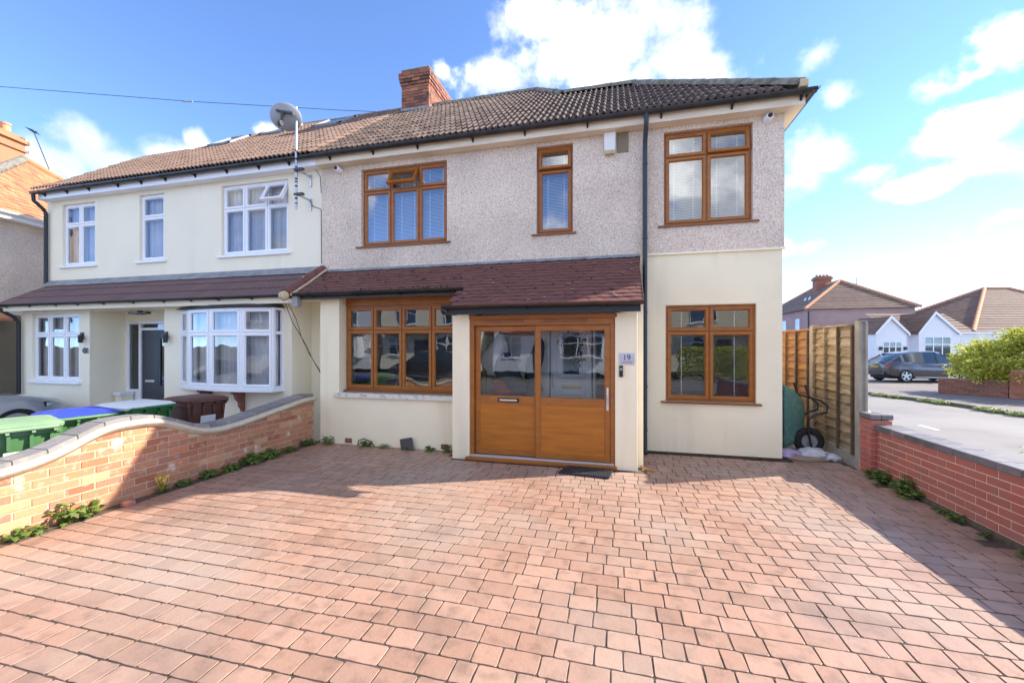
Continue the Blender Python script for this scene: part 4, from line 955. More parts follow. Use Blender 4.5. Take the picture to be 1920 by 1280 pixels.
MB().box(.046, .094, 5.445, 5.4695, 1.205, 1.352).build('body', MT['black'], bell, bevel=.008); MB().lathe([(0, -.004), (.016, -.004), (.018, 0)], (.07, 5.445, 1.305), 'y', 14).build('lens_ring', MT['greygrey'], bell)
mat_ = thing('doormat', 'dark blue-grey ribbed doormat on pavers before the sliding door', 'doormat', (-.35, 5.27, .015))
MB().add([(-.70, 5.13, .016), (-.07, 5.06, .016), (-.03, 5.37, .016), (-.60, 5.43, .016), (-.70, 5.13, .03), (-.07, 5.06, .03), (-.03, 5.37, .03), (-.60, 5.43, .03)], [(0,3,2,1),(4,5,6,7),(0,1,5,4),(1,2,6,5),(2,3,7,6),(3,0,4,7)]).build('base', MT['mat'], mat_)
b = MB()
for i in range(22):
    t = (i+.5)/22; a = Vector((-.70, 5.13, .032)).lerp(Vector((-.07, 5.06, .032)), t); c = Vector((-.60, 5.43, .032)).lerp(Vector((-.03, 5.37, .032)), t); b.obox((a+c)/2, (c-a)*.48, Vector((.008, 0, 0)), (0, 0, .004))
b.build('rib', MT['pipe'], mat_)
oc1 = cable('overhead_cable', [ray(-60, 158)*11+Vector((0, 0, CAMH)), ray(350, 190)*11.6+Vector((0, 0, CAMH)), ray(640, 207)*12.4+Vector((0, 0, CAMH)), ray(760, 212)*12.9+Vector((0, 0, CAMH))], .008, 'thin overhead cable crossing the sky towards the chimney')
b = MB(); p = ray(352, 190)*11.6+Vector((0, 0, CAMH)); b.tube([p-Vector((.14, .03, 0)), p+Vector((.14, .03, -.01))], .02, 6); b.build('cable_joint', MT['greygrey'], oc1)

# ------------------------------------------------------------------ left garden wall with curved coping
LW = thing('garden_wall', 'old orange brick garden wall with swooping cream and grey coping', 'wall', (-4.98, 3, 0))
LT = [(-1.3, .62), (1.6, .60), (2.0, .615), (2.27, .645), (2.45, .67), (2.6, .715), (2.75, .785), (2.87, .84), (3.0, .872), (3.2, .872), (3.38, .862), (3.5, .82), (3.67, .745), (3.85, .665), (4.02, .625), (4.2, .622), (4.43, .64), (4.7, .675), (4.95, .712), (5.2, .745), (5.42, .775), (5.58, .797), (5.83, .80)]
def ltop(y):
    for (a, c) in zip(LT, LT[1:]):
        if a[0] <= y <= c[0]: return a[1]+(c[1]-a[1])*(y-a[0])/(c[0]-a[0])
    return LT[-1][1]
CT = .118
core = MB(); poly = [(LT[0][0], -.2)]+[(y, z-CT) for y, z in LT]+[(LT[-1][0], -.2)]
core.prism(poly, -5.084, -4.8755, lambda a, c, t: (t, a, c)); core.build('mortar_core', MT['oldmortar'], LW)
items = []; k = 0; z = .0
while z < .85:
    y = -1.3-(.1125 if k % 2 else 0); k2 = 0
    while y < 5.83:
        y0, y1 = max(y+.005, -1.3), min(y+.22, 5.82); t0, t1 = ltop(y0)-CT, ltop(y1)-CT
        za, zb_, zc = z+.004, min(z+.069, t0), min(z+.069, t1)
        if y1-y0 > .03 and zb_-za > .008 and zc-za > .008:
            e = R.uniform(0, .005); b = MB(); i_ = .004
            xo, xi = -4.870+e-.002, -5.09-e
            b.add([(xo-.005, y0, za), (xo-.005, y1, za), (xo-.005, y1, zc), (xo-.005, y0, zb_), (xo, y0+i_, za+i_), (xo, y1-i_, za+i_), (xo, y1-i_, zc-i_), (xo, y0+i_, zb_-i_), (xi, y0, za), (xi, y1, za), (xi, y1, zc), (xi, y0, zb_)],
                  [(4,5,6,7), (0,1,5,4), (1,2,6,5), (2,3,7,6), (3,0,4,7), (8,11,10,9), (0,8,9,1), (3,2,10,11), (1,9,10,2), (0,3,11,8)])
            items.append((b, Matrix()))
        y += .225
    z += .075; k += 1
pieces('brick', 'brick_field', MT['oldbrick'], items, LW, 298)
# coping: cream bed mould plus blue bricks following the curve
def arc(n_step):
    pts = []; acc = 0
    for (a, c) in zip(LT, LT[1:]):
        n = max(1, int((c[0]-a[0])/.03))
        for i in range(n): pts.append((a[0]+(c[0]-a[0])*i/n, a[1]+(c[1]-a[1])*i/n))
    pts.append(LT[-1]); return pts
AP = arc(0)
sm = [(y, sum(ltop(min(5.83, max(-1.3, y+d))) for d in (-.09, -.045, 0, .045, .09))/5) for y, _ in AP]
b = MB(); sec = [(-4.852, -.036), (-4.812, -.056), (-4.806, -.078), (-4.828, -.1), (-4.856, -.122), (-5.104, -.122), (-5.13, -.1), (-5.154, -.078), (-5.148, -.056), (-5.108, -.036)]
for (y, z) in sm:
    for (x, dz) in sec: b.v.append((x, y, z+dz))
ns_ = len(sec)
for i in range(len(sm)-1):
    for j in range(ns_): b.f.append((i*ns_+j, i*ns_+(j+1) % ns_, (i+1)*ns_+(j+1) % ns_, (i+1)*ns_+j))
b.f.append(tuple(range(ns_))); b.f.append(tuple((len(sm)-1)*ns_+j for j in range(ns_))[::-1])
b.build('coping_mould', MT['stone_coping'], LW, smooth=40)
b = MB()
for (y, z) in sm:
    for (x, dz) in ((-4.868, -.053), (-5.09, -.053), (-5.086, -.008), (-4.872, -.008)): b.v.append((x, y, z+dz))
for i in range(len(sm)-1):
    for j in range(4): b.f.append((i*4+j, i*4+(j+1) % 4, (i+1)*4+(j+1) % 4, (i+1)*4+j))
b.build('coping_joint_mortar', MT['stone_coping'], LW)
i = 0; cum = [0]
for (p, q) in zip(sm, sm[1:]): cum.append(cum[-1]+math.hypot(q[0]-p[0], q[1]-p[1]))
def at(s_):
    for i in range(len(cum)-1):
        if cum[i] <= s_ <= cum[i+1]:
            t = (s_-cum[i])/max(1e-6, cum[i+1]-cum[i]); return (sm[i][0]+(sm[i+1][0]-sm[i][0])*t, sm[i][1]+(sm[i+1][1]-sm[i][1])*t)
    return sm[-1]
s_ = 0
while s_ < cum[-1]-.05:
    e_ = min(s_+.213, cum[-1]); b = MB(); m3 = [at(s_+(e_-s_)*t) for t in (0, .5, 1)]
    for (y, z) in m3:
        for (x, dz) in ((-4.858, -.052), (-5.10, -.052), (-5.10, -.006), (-5.088, .004), (-4.87, .004), (-4.858, -.006)): b.v.append((x, y, z+dz))
    for i in range(2):
        for j in range(6): b.f.append((i*6+j, i*6+(j+1) % 6, i*6+6+(j+1) % 6, i*6+6+j))
    b.f += [tuple(range(6)), tuple(range(12, 18))[::-1]]; b.build('coping_brick', MT['cap_brick'], LW); s_ += .225

# ------------------------------------------------------------------ right garden wall
RW = thing('garden_wall', 'low red brick garden wall with blue brick coping beside the driveway', 'wall', (3.2, 3, 0))
MB().box(3.108, 3.312, -1.3, 5.96, -.5, .575).build('mortar_core', MT['redmortar'], RW)
MB().box(3.075, 3.32, -1.3, 5.9, -.5, .045).build('footing', MT['soil'], RW, bevel=.02)
items = []
for k in range(7):
    z = .05+k*.075; y = -1.3-(.1125 if k % 2 else 0)
    while y < 5.96:
        y0, y1 = max(y+.005, -1.3), min(y+.22, 5.965)
        if y1-y0 > .03: e = R.uniform(0, .003); items.append((MB().box(3.105-e, 3.316, y0+.001, y1-.002, z+.005, z+.068), Matrix()))
        y += .225
pieces('brick', 'brick_field', MT['redbrick'], items, RW, 250)
y = -1.3
while y < 5.9: e = R.uniform(0, .003); MB().box(3.085-e, 3.335, y, min(y+.219, 5.965), .577, .640+e).build('coping_brick', MT['blue_brick'], RW, bevel=.006, seg=1); y += .225
PX0, PX1, PY0, PY1 = 3.045, 3.265, 5.975, 6.195
MB().box(PX0+.008, PX1-.008, PY0+.008, PY1-.008, -.4, .69).build('pier_core', MT['redmortar'], RW)
for k in range(10):
    z = -.01+k*.0705
    if k % 2: sp = [(PX0, (PX0+PX1)/2, PY0, PY1), ((PX0+PX1)/2, PX1, PY0, PY1)]
    else: sp = [(PX0, PX1, PY0, (PY0+PY1)/2), (PX0, PX1, (PY0+PY1)/2, PY1)]
    for (a, c, d, e) in sp: MB().box(a+.004*(a > PX0), c-.004*(c < PX1), d+.004*(d > PY0), e-.004*(e < PY1), z+.003, z+.064).build('pier_brick', MT['redbrick'], RW)
for (a, c) in ((PX0-.012, 3.15), (3.156, PX1+.012)): MB().box(a, c, PY0-.012, PY1+.01, .70, .765).build('cap_brick', MT['blue_brick'], RW, bevel=.008, seg=1)

# ------------------------------------------------------------------ timber fence
def fence(name, label, y0, y1, smat, nb, z0=.17, z1=1.86, nsl=13):
    t = thing(name, label, 'fence', (3.1, (y0+y1)/2, 0)); hgt = (z1-z0)/nsl
    for k in range(nsl):
        z = z0+k*hgt; b = MB(); n = 10; e = [R.uniform(-.012, .012) for _ in range(n+1)]; vs = []
        for i in range(n+1):
            yy = y0+(y1-y0)*i/n
            vs += [(3.062, yy, z+e[i]), (3.095, yy, z+hgt*1.2), (3.076, yy, z+e[i]), (3.103, yy, z+hgt*1.2)]
        fs = []
        for i in range(n): a = 4*i; fs += [(a, a+4, a+5, a+1), (a+2, a+3, a+7, a+6), (a, a+2, a+6, a+4), (a+1, a+5, a+7, a+3)]
        b.add(vs, fs+[(0, 1, 3, 2), (4*n, 4*n+2, 4*n+3, 4*n+1)]).build('slat', smat, t)
    for k in range(nb):
        yy = y0+.03+(y1-y0-.06)*k/(nb-1); MB().box(3.032, 3.064, yy-.018, yy+.018, z0-.01, z1+.01).build('batten', smat if k not in (0, 1) else MT['batten'], t, bevel=.003)
    MB().box(3.05, 3.11, y0, y1, z1+.012, z1+.04).build('top_rail', smat, t, bevel=.004)
    MB().box(3.06, 3.115, y0-.03, y1+.03, -.02, z0+.02).build('gravel_board', MT['concrete_pale'], t, bevel=.005)
    return t
f1 = fence('timber_fence', 'weathered brown waney-edge fence panel beside the brick pier', 6.36, 7.52, MT['fence_old'], 4)
f2 = fence('timber_fence', 'bright orange timber fence panel beyond the weathered one', 7.66, 9.5, MT['fence_new'], 5, z1=1.84)
def fpost(y, h, label, x=3.1, w=.055):
    b = MB(); c = .012; pf = [(-w, -w*.9), (w, -w*.9), (w, -.02), (w-.022, -.018), (w-.022, .018), (w, .02), (w, w*.9), (-w, w*.9), (-w, .02), (-w+.022, .018), (-w+.022, -.018), (-w, -.02)]
    pf = [(q[1], q[0]) for q in pf]
    b.prism(pf, -.3, h-.02, lambda a, c_, t: (x+a, y+c_, t)); b.box(x-w*.8, x+w*.8, y-w*.85, y+w*.85, h-.02, h)
    tag(b.build('fence_post', MT['concrete_pale'], bevel=.004, seg=1), label, 'post', 'slotted concrete fence posts')
fpost(6.29, 1.93, 'slotted concrete fence post behind the brick pier'); fpost(7.59, 1.93, 'slotted concrete fence post between weathered and orange fence panels')
MB().box(3.05, 3.10, 6.335, 6.359, .15, 1.86).build('end_batten', MT['batten'], f1)

# ------------------------------------------------------------------ wheelbarrow and sacks
wb = thing('wheelbarrow', 'green wheelbarrow tipped upright against the cream wing wall', 'wheelbarrow', (2.7, 7.1, 0))
def loft(rings, close=True):
    b = MB(); n = len(rings[0])
    for r_ in rings: b.v += [tuple(p) for p in r_]
    for i in range(len(rings)-1):
        for j in range(n): b.f.append((i*n+j, i*n+(j+1) % n, (i+1)*n+(j+1) % n, (i+1)*n+j))
    return b
def rr(cx, cy, cz, hx, hz, y):
    pts = []
    for (sx, sz) in ((1, 1), (-1, 1), (-1, -1), (1, -1)):
        for k in range(4):
            th = math.radians({(1, 1): 0, (-1, 1): 90, (-1, -1): 180, (1, -1): 270}[(sx, sz)]+30*k); r_ = .07; pts.append((cx+sx*(hx-r_)+r_*math.cos(th), y, cz+sz*(hz-r_)+r_*math.sin(th)))
    return pts
def tray_ring(o, hy, hz, cz): 
    pts = []
    for (sy, sz, a0) in ((1, 1, 0), (-1, 1, 90), (-1, -1, 180), (1, -1, 270)):
        for k in range(4):
            th = math.radians(a0+30*k); pts.append((o, 7.25+sy*(hy-.07)+.07*math.cos(th), cz+sz*(hz-.07)+.07*math.sin(th)))
    return pts
tr_ = loft([tray_ring(2.42, .34, .46, .56), tray_ring(2.43, .36, .48, .56), tray_ring(2.56, .32, .42, .54), tray_ring(2.72, .24, .30, .52), tray_ring(2.76, .18, .22, .52)])
tr_.f.append(tuple(4*16+j for j in range(16))); tr_.build('tray', MT['barrow'], wb, smooth=60)
for s_ in (-1, 1):
    MB().tube([(2.74, 7.2+s_*.20, 1.02), (2.78, 7.17+s_*.2, .84), (2.92, 7.1+s_*.16, .80), (2.99, 7.06+s_*.15, .72), (2.96, 7.02+s_*.14, .64), (2.80, 6.98+s_*.12, .60), (2.73, 6.97+s_*.1, .52), (2.74, 6.96+s_*.08, .3), (2.76, 6.95+s_*.07, .2), (2.78, 6.93+s_*.06, .04)], .016, 8).build('frame_tube', MT['black'], wb, smooth=60)
MB().lathe([(.105, -.03), (.15, -.045), (.19, -.03), (.2, 0), (.19, .03), (.15, .045), (.105, .03)], (2.77, 6.96, .2), 'y', 26).build('tyre', MT['tyre'], wb, smooth=60)
MB().lathe([(0, -.032), (.03, -.03), (.05, -.012), (.09, -.012), (.105, -.03), (.105, .03), (.09, .012), (0, .02)], (2.77, 6.96, .2), 'y', 22).build('wheel_rim', MT['dish'], wb, smooth=40)
MB().tube([(2.77, 6.87, .2), (2.77, 7.05, .2)], .012, 8).build('axle', MT['silver'], wb)
def sack(name, c, s, mat, label, seed):
    b = MB(); n, k = 18, 9; vs = []; rr_ = random.Random(seed); off = Vector((seed*3.1, 0, 0))
    for j in range(k+1):
        ph = math.pi*j/k
        for i in range(n):
            th = 2*math.pi*i/n; d = Vector((math.sin(ph)*math.cos(th), math.sin(ph)*math.sin(th), math.cos(ph))); q = 1+.35*mnoise.noise(d*2.2+off)+.16*mnoise.noise(d*6+off)
            z = d.z*s[2]*q; vs.append((c[0]+d.x*s[0]*q, c[1]+d.y*s[1]*q, max(.006, c[2]+z)))
    fs = [(j*n+i, j*n+(i+1) % n, (j+1)*n+(i+1) % n, (j+1)*n+i) for j in range(k) for i in range(n)]
    tag(b.add(vs, fs).build(name, mat, smooth=38), label, 'sack', 'crumpled sacks under the wheelbarrow')
sack('plastic_sack', (2.72, 6.72, .06), (.20, .15, .09), MT['bag'], 'crumpled white plastic sack in front of the barrow wheel', 1)
sack('plastic_sack', (2.42, 6.70, .05), (.16, .12, .07), MT['bag_lilac'], 'lilac plastic sack against the wing wall corner', 2)
sack('plastic_sack', (2.93, 6.68, .04), (.10, .11, .06), MT['bag'], 'small white sack scrap beside the gravel board', 3)
sack('paper_sack', (2.6, 6.60, .02), (.26, .10, .045), MT['cardboard'], 'flattened brown sack lying before the white one', 4)

# ------------------------------------------------------------------ weeds
def leaves(b, c, n, spread, hgt, size, seed, droop=.3):
    r = random.Random(seed)
    for i in range(n):
        th = r.uniform(0, 6.283); rad = spread*math.sqrt(r.random()); h = hgt*r.uniform(.1, 1)*(1-.5*rad/max(spread, 1e-3))
        p = Vector(c)+Vector((rad*math.cos(th), rad*math.sin(th), h)); d = Vector((math.cos(th), math.sin(th), r.uniform(-.3, .9))).normalized(); s = size*r.uniform(.6, 1.3)
        sd = d.cross(Vector((0, 0, 1))).normalized()*s*.38; tip = p+d*s-Vector((0, 0, droop*s)); mid = p+d*s*.5+Vector((0, 0, .05*s))
        b.add([p, mid+sd, tip, mid-sd, mid+Vector((0, 0, .08*s))], [(0, 1, 4), (1, 2, 4), (2, 3, 4), (3, 0, 4)])
        b.tube([Vector(c)+Vector((rad*.5*math.cos(th), rad*.5*math.sin(th), 0)), p], .0025, 3, False)
def weed(c, n, spread, hgt, size, label, seed, grp='weeds along the driveway edges', flowers=0):
    t = thing('weed', label, 'weed', c, group=grp); b = MB(); leaves(b, c, n, spread, hgt, size, seed); b.build('foliage', MT['leaf'], t)
    if flowers:
        b = MB(); r = random.Random(seed)
        for i in range(flowers):
            p = Vector(c)+Vector((r.uniform(-.05, .05), r.uniform(-.09, .09), hgt*r.uniform(.9, 1.35)))
            for k in range(6): a = k*1.047; d = Vector((.3, math.cos(a), math.sin(a)))*.014; b.add([p, p+d+Vector((0, .005, .004)), p+d*1.2, p+d+Vector((0, -.005, -.004))], [(0,1,2,3)])
            b.tube([Vector(c), p], .002, 3, False)
        b.build('flower', MT['yellow'], t)
WE = 'weed growing in the gap between pavers and the orange brick wall'
LW_L = ['low broad-leaved weed at the outer end of the sunlit orange wall', 'tallest branching weed against the sunlit orange wall', 'bushy bright weed beside the tallest weed on the orange wall', 'tiny weed between two larger weeds on the sunlit orange wall', 'small mat of weed just past the yellow flowers by the orange wall', 'rounded green weed mat under the lowest dip of the coping', 'dark weed clump below the rising coping of the orange wall', 'largest leafy weed mound along the shaded orange wall', 'leafy weed mound touching the largest one along the shaded wall', 'thin strip of weed near the house end of the orange wall', 'weed clump in the corner where orange wall meets cream pier', 'sparse weed by the low straight end of the orange wall']
for i, (y, n, s, h, sz) in enumerate([(2.30, 26, .10, .10, .075), (2.62, 40, .12, .22, .075), (2.78, 34, .10, .14, .08), (2.42, 14, .08, .06, .05), (3.65, 60, .12, .07, .04), (3.95, 80, .16, .10, .045), (4.25, 70, .15, .09, .05), (4.55, 120, .2, .15, .06), (4.85, 120, .2, .13, .06), (5.2, 70, .18, .07, .045), (5.6, 90, .16, .12, .05), (1.9, 16, .1, .1, .06)]):
    weed((-4.80, y, .012), n, s*.6, h, sz, LW_L[i], 20+i)
weed((-4.81, 3.42, .01), 26, .05, .14, .04, 'yellow flowered ragwort against the orange brick wall', 41, flowers=9)
BW_L = ['weed growing through the black hose loop', 'low weed between hose loop and slate offcut at the bay wall', 'small weed right beside the slate offcut', 'low weed between slate offcut and the right air brick', 'upright weed where the bay wall meets the porch pier', 'leafy weed at the foot of the left cream pier']
for i, (x, n, s, h, sz) in enumerate([(-3.85, 60, .12, .12, .045), (-3.5, 40, .14, .06, .035), (-3.1, 40, .10, .06, .035), (-2.75, 50, .12, .07, .04), (-2.45, 40, .08, .12, .045), (-4.55, 40, .12, .14, .05)]):
    weed((x, 5.75, .012), n, s*.7, h, sz, BW_L[i], 60+i)
RW_L = ['weed skirt around the foot of the red brick pier', 'taller weed in the corner of red pier and wall', 'dark broad-leaved weed against the red brick wall', 'spreading low weed next to the broad-leaved one by the red wall', 'tiny sprig on the footing midway along the red wall', 'small twin-tufted weed on the red wall footing', 'smallest sprig further out along the red wall footing', 'bright sprig at the outer stretch of the red wall footing']
for i, (y, n, s, h, sz) in enumerate([(5.90, 60, .14, .12, .05), (5.72, 70, .12, .2, .05), (5.36, 60, .12, .22, .07), (5.22, 60, .12, .10, .06), (4.82, 14, .05, .06, .04), (4.62, 24, .07, .08, .05), (4.32, 10, .05, .05, .04), (3.95, 20, .07, .06, .05)]):
    weed((3.02, y, .012), n, s*.55, h, sz, RW_L[i], 80+i)
weed((1.85, 6.43, .012), 24, .06, .03, .03, 'tiny weed at the foot of the cream wing wall', 99)
weed((5.15, 6.6, -.30), 60, .12, 1.05, .09, 'tall thin weed on the pavement behind the red brick wall', 98)
for i, (x, y) in enumerate(((10.0, 19.0), (10.25, 18.5), (10.62, 17.5), (10.72, 17.0), (10.93, 15.6), (10.98, 15.2), (11.03, 14.7))):
    b = MB(); leaves(b, (x-.03, y, -.36), 130, .22, .11, .07, 200+i); tag(b.build('grass_tuft', MT['grass']), 'grass tuft growing along the far kerb of the side road', 'grass', 'grass tufts along the far kerb')
sb = MB()
sb.box(-4.868, -4.74, -1.3, 5.8, -.01, .006); tag(sb.build('soil_strip', MT['soil']), kind="structure")
st = MB(); st.obox((-3.12, 5.74, .08), (.10, .0, .02), (0, .012, .0), (-.03, .03, .09)); tag(st.build('slate_offcut', MT['darkboard'], bevel=.004), 'dark slate offcut leaning against the cream bay wall', 'slate')
tag(MB().tube([(-3.98, 5.74, .02), (-3.95, 5.72, .10), (-3.85, 5.71, .14), (-3.72, 5.71, .10), (-3.66, 5.72, .02)], .008, 6).build('hose_loop', MT['cable'], smooth=60), 'looped black hose among weeds at the bay wall', 'hose')
tw = MB(); tw.tube([(.32, 5.62, .03), (.38, 5.54, .022), (.47, 5.47, .02)], .012, 6); tag(tw.build('wood_scrap', MT['fence_new'], smooth=50), 'small orange wood scrap on pavers beside the porch', 'wood')
br_ = MB().box(-4.80, -4.70, 3.02, 3.1, 0, .05); tag(br_.build('loose_brick', MT['oldbrick'], bevel=.01), 'loose brick piece at the foot of the orange wall', 'brick')

# ------------------------------------------------------------------ wheelie bins behind the left wall
def bin_(x, y, rz, body, lid, label, sticker=True, lidtilt=0, s=1.0):
    t = thing('wheelie_bin', label, 'wheelie bin', (x, y, -.18), rz, 'wheelie bins lined up behind the orange wall')
    h = .95*s
    def rg(hx, hy, z, r_=.05, off=0): 
        pts = []
        for (sx, sy, a0) in ((1, 1, 0), (-1, 1, 90), (-1, -1, 180), (1, -1, 270)):
            for k in range(3): th = math.radians(a0+45*k); pts.append((off+sx*(hx-r_)+r_*math.cos(th), sy*(hy-r_)+r_*math.sin(th), z))
        return pts
    b = loft([rg(.22, .21, .05), rg(.30, .265, h-.06), rg(.315, .28, h-.055), rg(.315, .28, h)]); b.f.append(tuple(range(12))[::-1]); b.build('body', body, t, smooth=40, local=True)
    l_ = loft([rg(.325, .29, h+.002, .05, .0), rg(.33, .295, h+.03, .05, .0), rg(.29, .26, h+.055, .05), rg(.2, .19, h+.07, .05)]); l_.f.append(tuple(36+j for j in range(12))); l_.build('lid', lid, t, smooth=40, local=True)
    hb = MB(); hb.tube([(.37, -.24, h+.01), (.37, .24, h+.01)], .018, 8)
    for yy in (-.22, -.08, .08, .22): hb.obox((.345, yy, h-.01), (.03, 0, .012), (0, .012, 0), (0, 0, .03))
    hb.build('handle', body if lid is not MT['binlid'] else lid, t, smooth=40, local=True)
    for yy in (-.2, -.07, .07, .2): MB().obox((.30, yy, h-.11), (.03, 0, 0), (0, .012, 0), (0, 0, .07)).build('rim_rib', body, t, local=True)
    for yy in (-.24, .24): MB().lathe([(.03, -.025), (.1, -.025), (.1, .025), (.03, .025)], (.24, yy, .1), 'y', 16).build('wheel', MT['tyre'], t, smooth=40, local=True)
    if sticker: MB().add([(.2965, -.10, h-.33), (.2965, .10, h-.33), (.3095, .10, h-.20), (.3095, -.10, h-.20)], [(0,1,2,3)]).build('sticker', MT['sticker'], t, local=True)
bin_(-5.72, 2.72, -.35, MT['binA'], MT['binlid'], 'green wheelie bin with a faded pale green lid and white sticker', s=1.05)
bin_(-6.02, 3.36, -.25, MT['binA'], MT['binblue'], 'green wheelie bin with a bright blue lid', s=1.04)
bin_(-6.1, 4.02, -.1, MT['bindark'], MT['binwhite'], 'dark green wheelie bin with a white lid', s=1.04)
bin_(-6.1, 4.82, -.2, MT['binbrown'], MT['binbrown'], 'brown wheelie bin with a white sticker under the bow window', s=1.02)

# ------------------------------------------------------------------ cars
def bool_cut(o, cutters):
    for c in cutters:
        md = o.modifiers.new('cut', 'BOOLEAN'); md.operation = 'DIFFERENCE'; md.object = c; md.solver = 'EXACT'
    bpy.context.view_layer.update()
    me = bpy.data.meshes.new_from_object(o.evaluated_get(bpy.context.evaluated_depsgraph_get()))
    o.modifiers.clear(); o.data = me
    for c in cutters: bpy.data.objects.remove(c)
def car(name, label, loc, rz, paint, L=4.5, W=1.84, Hh=1.58, plate=True, group=None, hood=1.05):
    t = thing(name, label, 'car', loc, rz, group); hw = W/2; rw = .345; wx = (-L/2+.86, L/2-.9)
    st = [(-L/2, .50, .93, .60), (-L/2+.10, .32, 1.02, .86), (-L/2+.5, .24, 1.06, .97), (-L/2+1.3, .22, 1.02, 1.0), (0, .22, .98, 1.0), (L/2-1.5, .22, .96, 1.0), (L/2-.8, .22, .88, .98), (L/2-.3, .26, .78, .90), (L/2-.05, .36, .66, .72), (L/2, .46, .58, .55)]
    rings = []
    for (x, zb, zt, wf) in st:
        w_ = hw*wf; zm = (zb+zt)/2
        half = [(w_*.80, zb), (w_*.96, zb+.08), (w_, zm-.08), (w_, zm+.10), (w_*.97, zt-.07), (w_*.90, zt), (w_*.45, zt+.035)]
        rings.append([(x, yy, zz) for yy, zz in half]+[(x, -yy, zz) for yy, zz in half[::-1]])
    b = loft(rings); n = len(rings[0]); b.f = [f[::-1] for f in b.f]; b.f.append(tuple(range(n))); b.f.append(tuple((len(st)-1)*n+j for j in range(n))[::-1])
    body = bpy.data.objects.new('body', b.mesh('body', paint, 35)); COL.objects.link(body)
    cuts = []
    for x in wx:
        c = bpy.data.objects.new('cut', MB().lathe([(0, -1.2), (.405, -1.2), (.405, 1.2), (0, 1.2)], (x, 0, .35), 'y', 28).mesh('cut')); COL.objects.link(c); cuts.append(c)
    bool_cut(body, cuts); body.parent = t
    for p in body.data.polygons: p.use_smooth = True
    try: body.data.set_sharp_from_angle(angle=math.radians(35))
    except Exception: pass
    MB().box(-L/2+.3, L/2-.35, -hw*.72, hw*.72, .18, .62).build('underbody', MT['tyre'], t, local=True)
    # cabin: glass shell, roof panel, pillars
    gs = [(-L/2+.12, 1.0, 1.02, .80, .74), (-L/2+.80, 1.0, Hh-.14, .90, .68), (-L/2+1.5, .98, Hh-.03, .92, .72), (.1, .96, Hh, .92, .73), (L/2-hood-.8, .94, Hh-.07, .92, .71), (L/2-hood, .92, .99, .90, .74)]
    rg = [[(x, hw*wb_, zb), (x, hw*wt, zt-.035), (x, hw*wt*.9, zt), (x, -hw*wt*.9, zt), (x, -hw*wt, zt-.035), (x, -hw*wb_, zb)] for (x, zb, zt, wb_, wt) in gs]
    g = loft(rg); g.f = [f[::-1] for f in g.f]; g.f += [tuple(range(6)), tuple(range(30, 36))[::-1]]; g.build('cabin_glass', MT['carglass'], t, smooth=30, local=True)
    r_ = MB(); rr_ = [[(x, hw*wt+.004, zt-.045), (x, hw*wt*.9, zt+.012), (x, -hw*wt*.9, zt+.012), (x, -hw*wt-.004, zt-.045)] for (x, zb, zt, wb_, wt) in gs[1:5]]
    for q in rr_: r_.v += q
    for i in range(3):
        for j in range(3): r_.f.append((i*4+j, i*4+4+j, i*4+5+j, i*4+1+j))
    r_.build('roof_panel', paint, t, smooth=50, local=True)
    for s_ in (-1, 1):
        def pil(i, j, w_): 
            a, c = Vector(rg[i][0]), Vector(rg[i][1]); a.y *= s_; c.y *= s_; a.y += .006*s_; c.y += .008*s_; return a, c
        for (i, w_) in ((1, .20), (3, .05), (0, .08), (5, .06)):
            a, c = pil(i, 0, w_)
            if i in (0, 5):
                k = 1 if i == 0 else 4; c = Vector(rg[k][1]); c.y *= s_; c.y += .006*s_
            d = Vector((w_/2, 0, 0)); p_ = MB().add([a-d, a+d, c+d*.8, c-d*.8, a-d-Vector((0, .02*s_, 0)), a+d-Vector((0, .02*s_, 0)), c+d*.8-Vector((0, .02*s_, 0)), c-d*.8-Vector((0, .02*s_, 0))], [(0,1,2,3), (7,6,5,4), (0,4,5,1), (1,5,6,2), (2,6,7,3), (3,7,4,0)])
            p_.build('pillar', paint if i != 3 else MT['black'], t, local=True)
        for x in wx:
            wl = MB().lathe([(.24, -.11), (.31, -.11), (rw, -.08), (rw, .08), (.31, .11), (.24, .11)], (x, s_*(hw-.12), rw), 'y', 28).build('wheel', MT['tyre'], t, smooth=40, local=True)
            ry = s_*(hw-.02); rim = MB(); rim.lathe([(.2, ry-s_*.05), (.215, ry), (.245, ry), (.245, ry-s_*.05)], (x, 0, rw), 'y', 28)
            for k in range(5):
                a = k*1.2566+.3; d = Vector((math.cos(a), 0, math.sin(a))); pd_ = Vector((-d.z, 0, d.x)); rim.obox(Vector((x, ry-s_*.012, rw))+d*.12, d*.11, pd_*.035, Vector((0, .014, 0)))
            rim.lathe([(0, ry), (.055, ry), (.06, ry-s_*.03)], (x, 0, rw), 'y', 14); rim.build('rim', MT['silver'], wl, local=True)
            MB().lathe([(0, ry-s_*.06), (.24, ry-s_*.06)], (x, 0, rw), 'y', 20).build('brake_disc', MT['darkboard'], wl, local=True)
        mr_ = MB().obox((L/2-1.42, s_*(hw+.04), 1.02), (.08, 0, 0), (0, .1, 0), (0, 0, .06)); mr_.build('mirror', paint, t, bevel=.03, local=True)
        MB().obox((-.9, s_*(hw+.004), .88), (.09, 0, 0), (0, .012, 0), (0, 0, .014)).build('door_handle', paint, t, bevel=.006, local=True); MB().obox((.25, s_*(hw+.004), .87), (.09, 0, 0), (0, .012, 0), (0, 0, .014)).build('door_handle', paint, t, bevel=.006, local=True)
        tl = MB().obox((-L/2+.10, s_*hw*.72, .87), (.10, 0, .0), (-.03*s_, hw*.16, 0), (0, 0, .055)); tl.build('tail_lamp', MT['tail'], t, bevel=.02, local=True)
        MB().obox((-L/2+.05, s_*hw*.55, .56), (.05, 0, 0), (0, .1, 0), (0, 0, .03)).build('reflector', MT['tail'], t, bevel=.01, local=True)
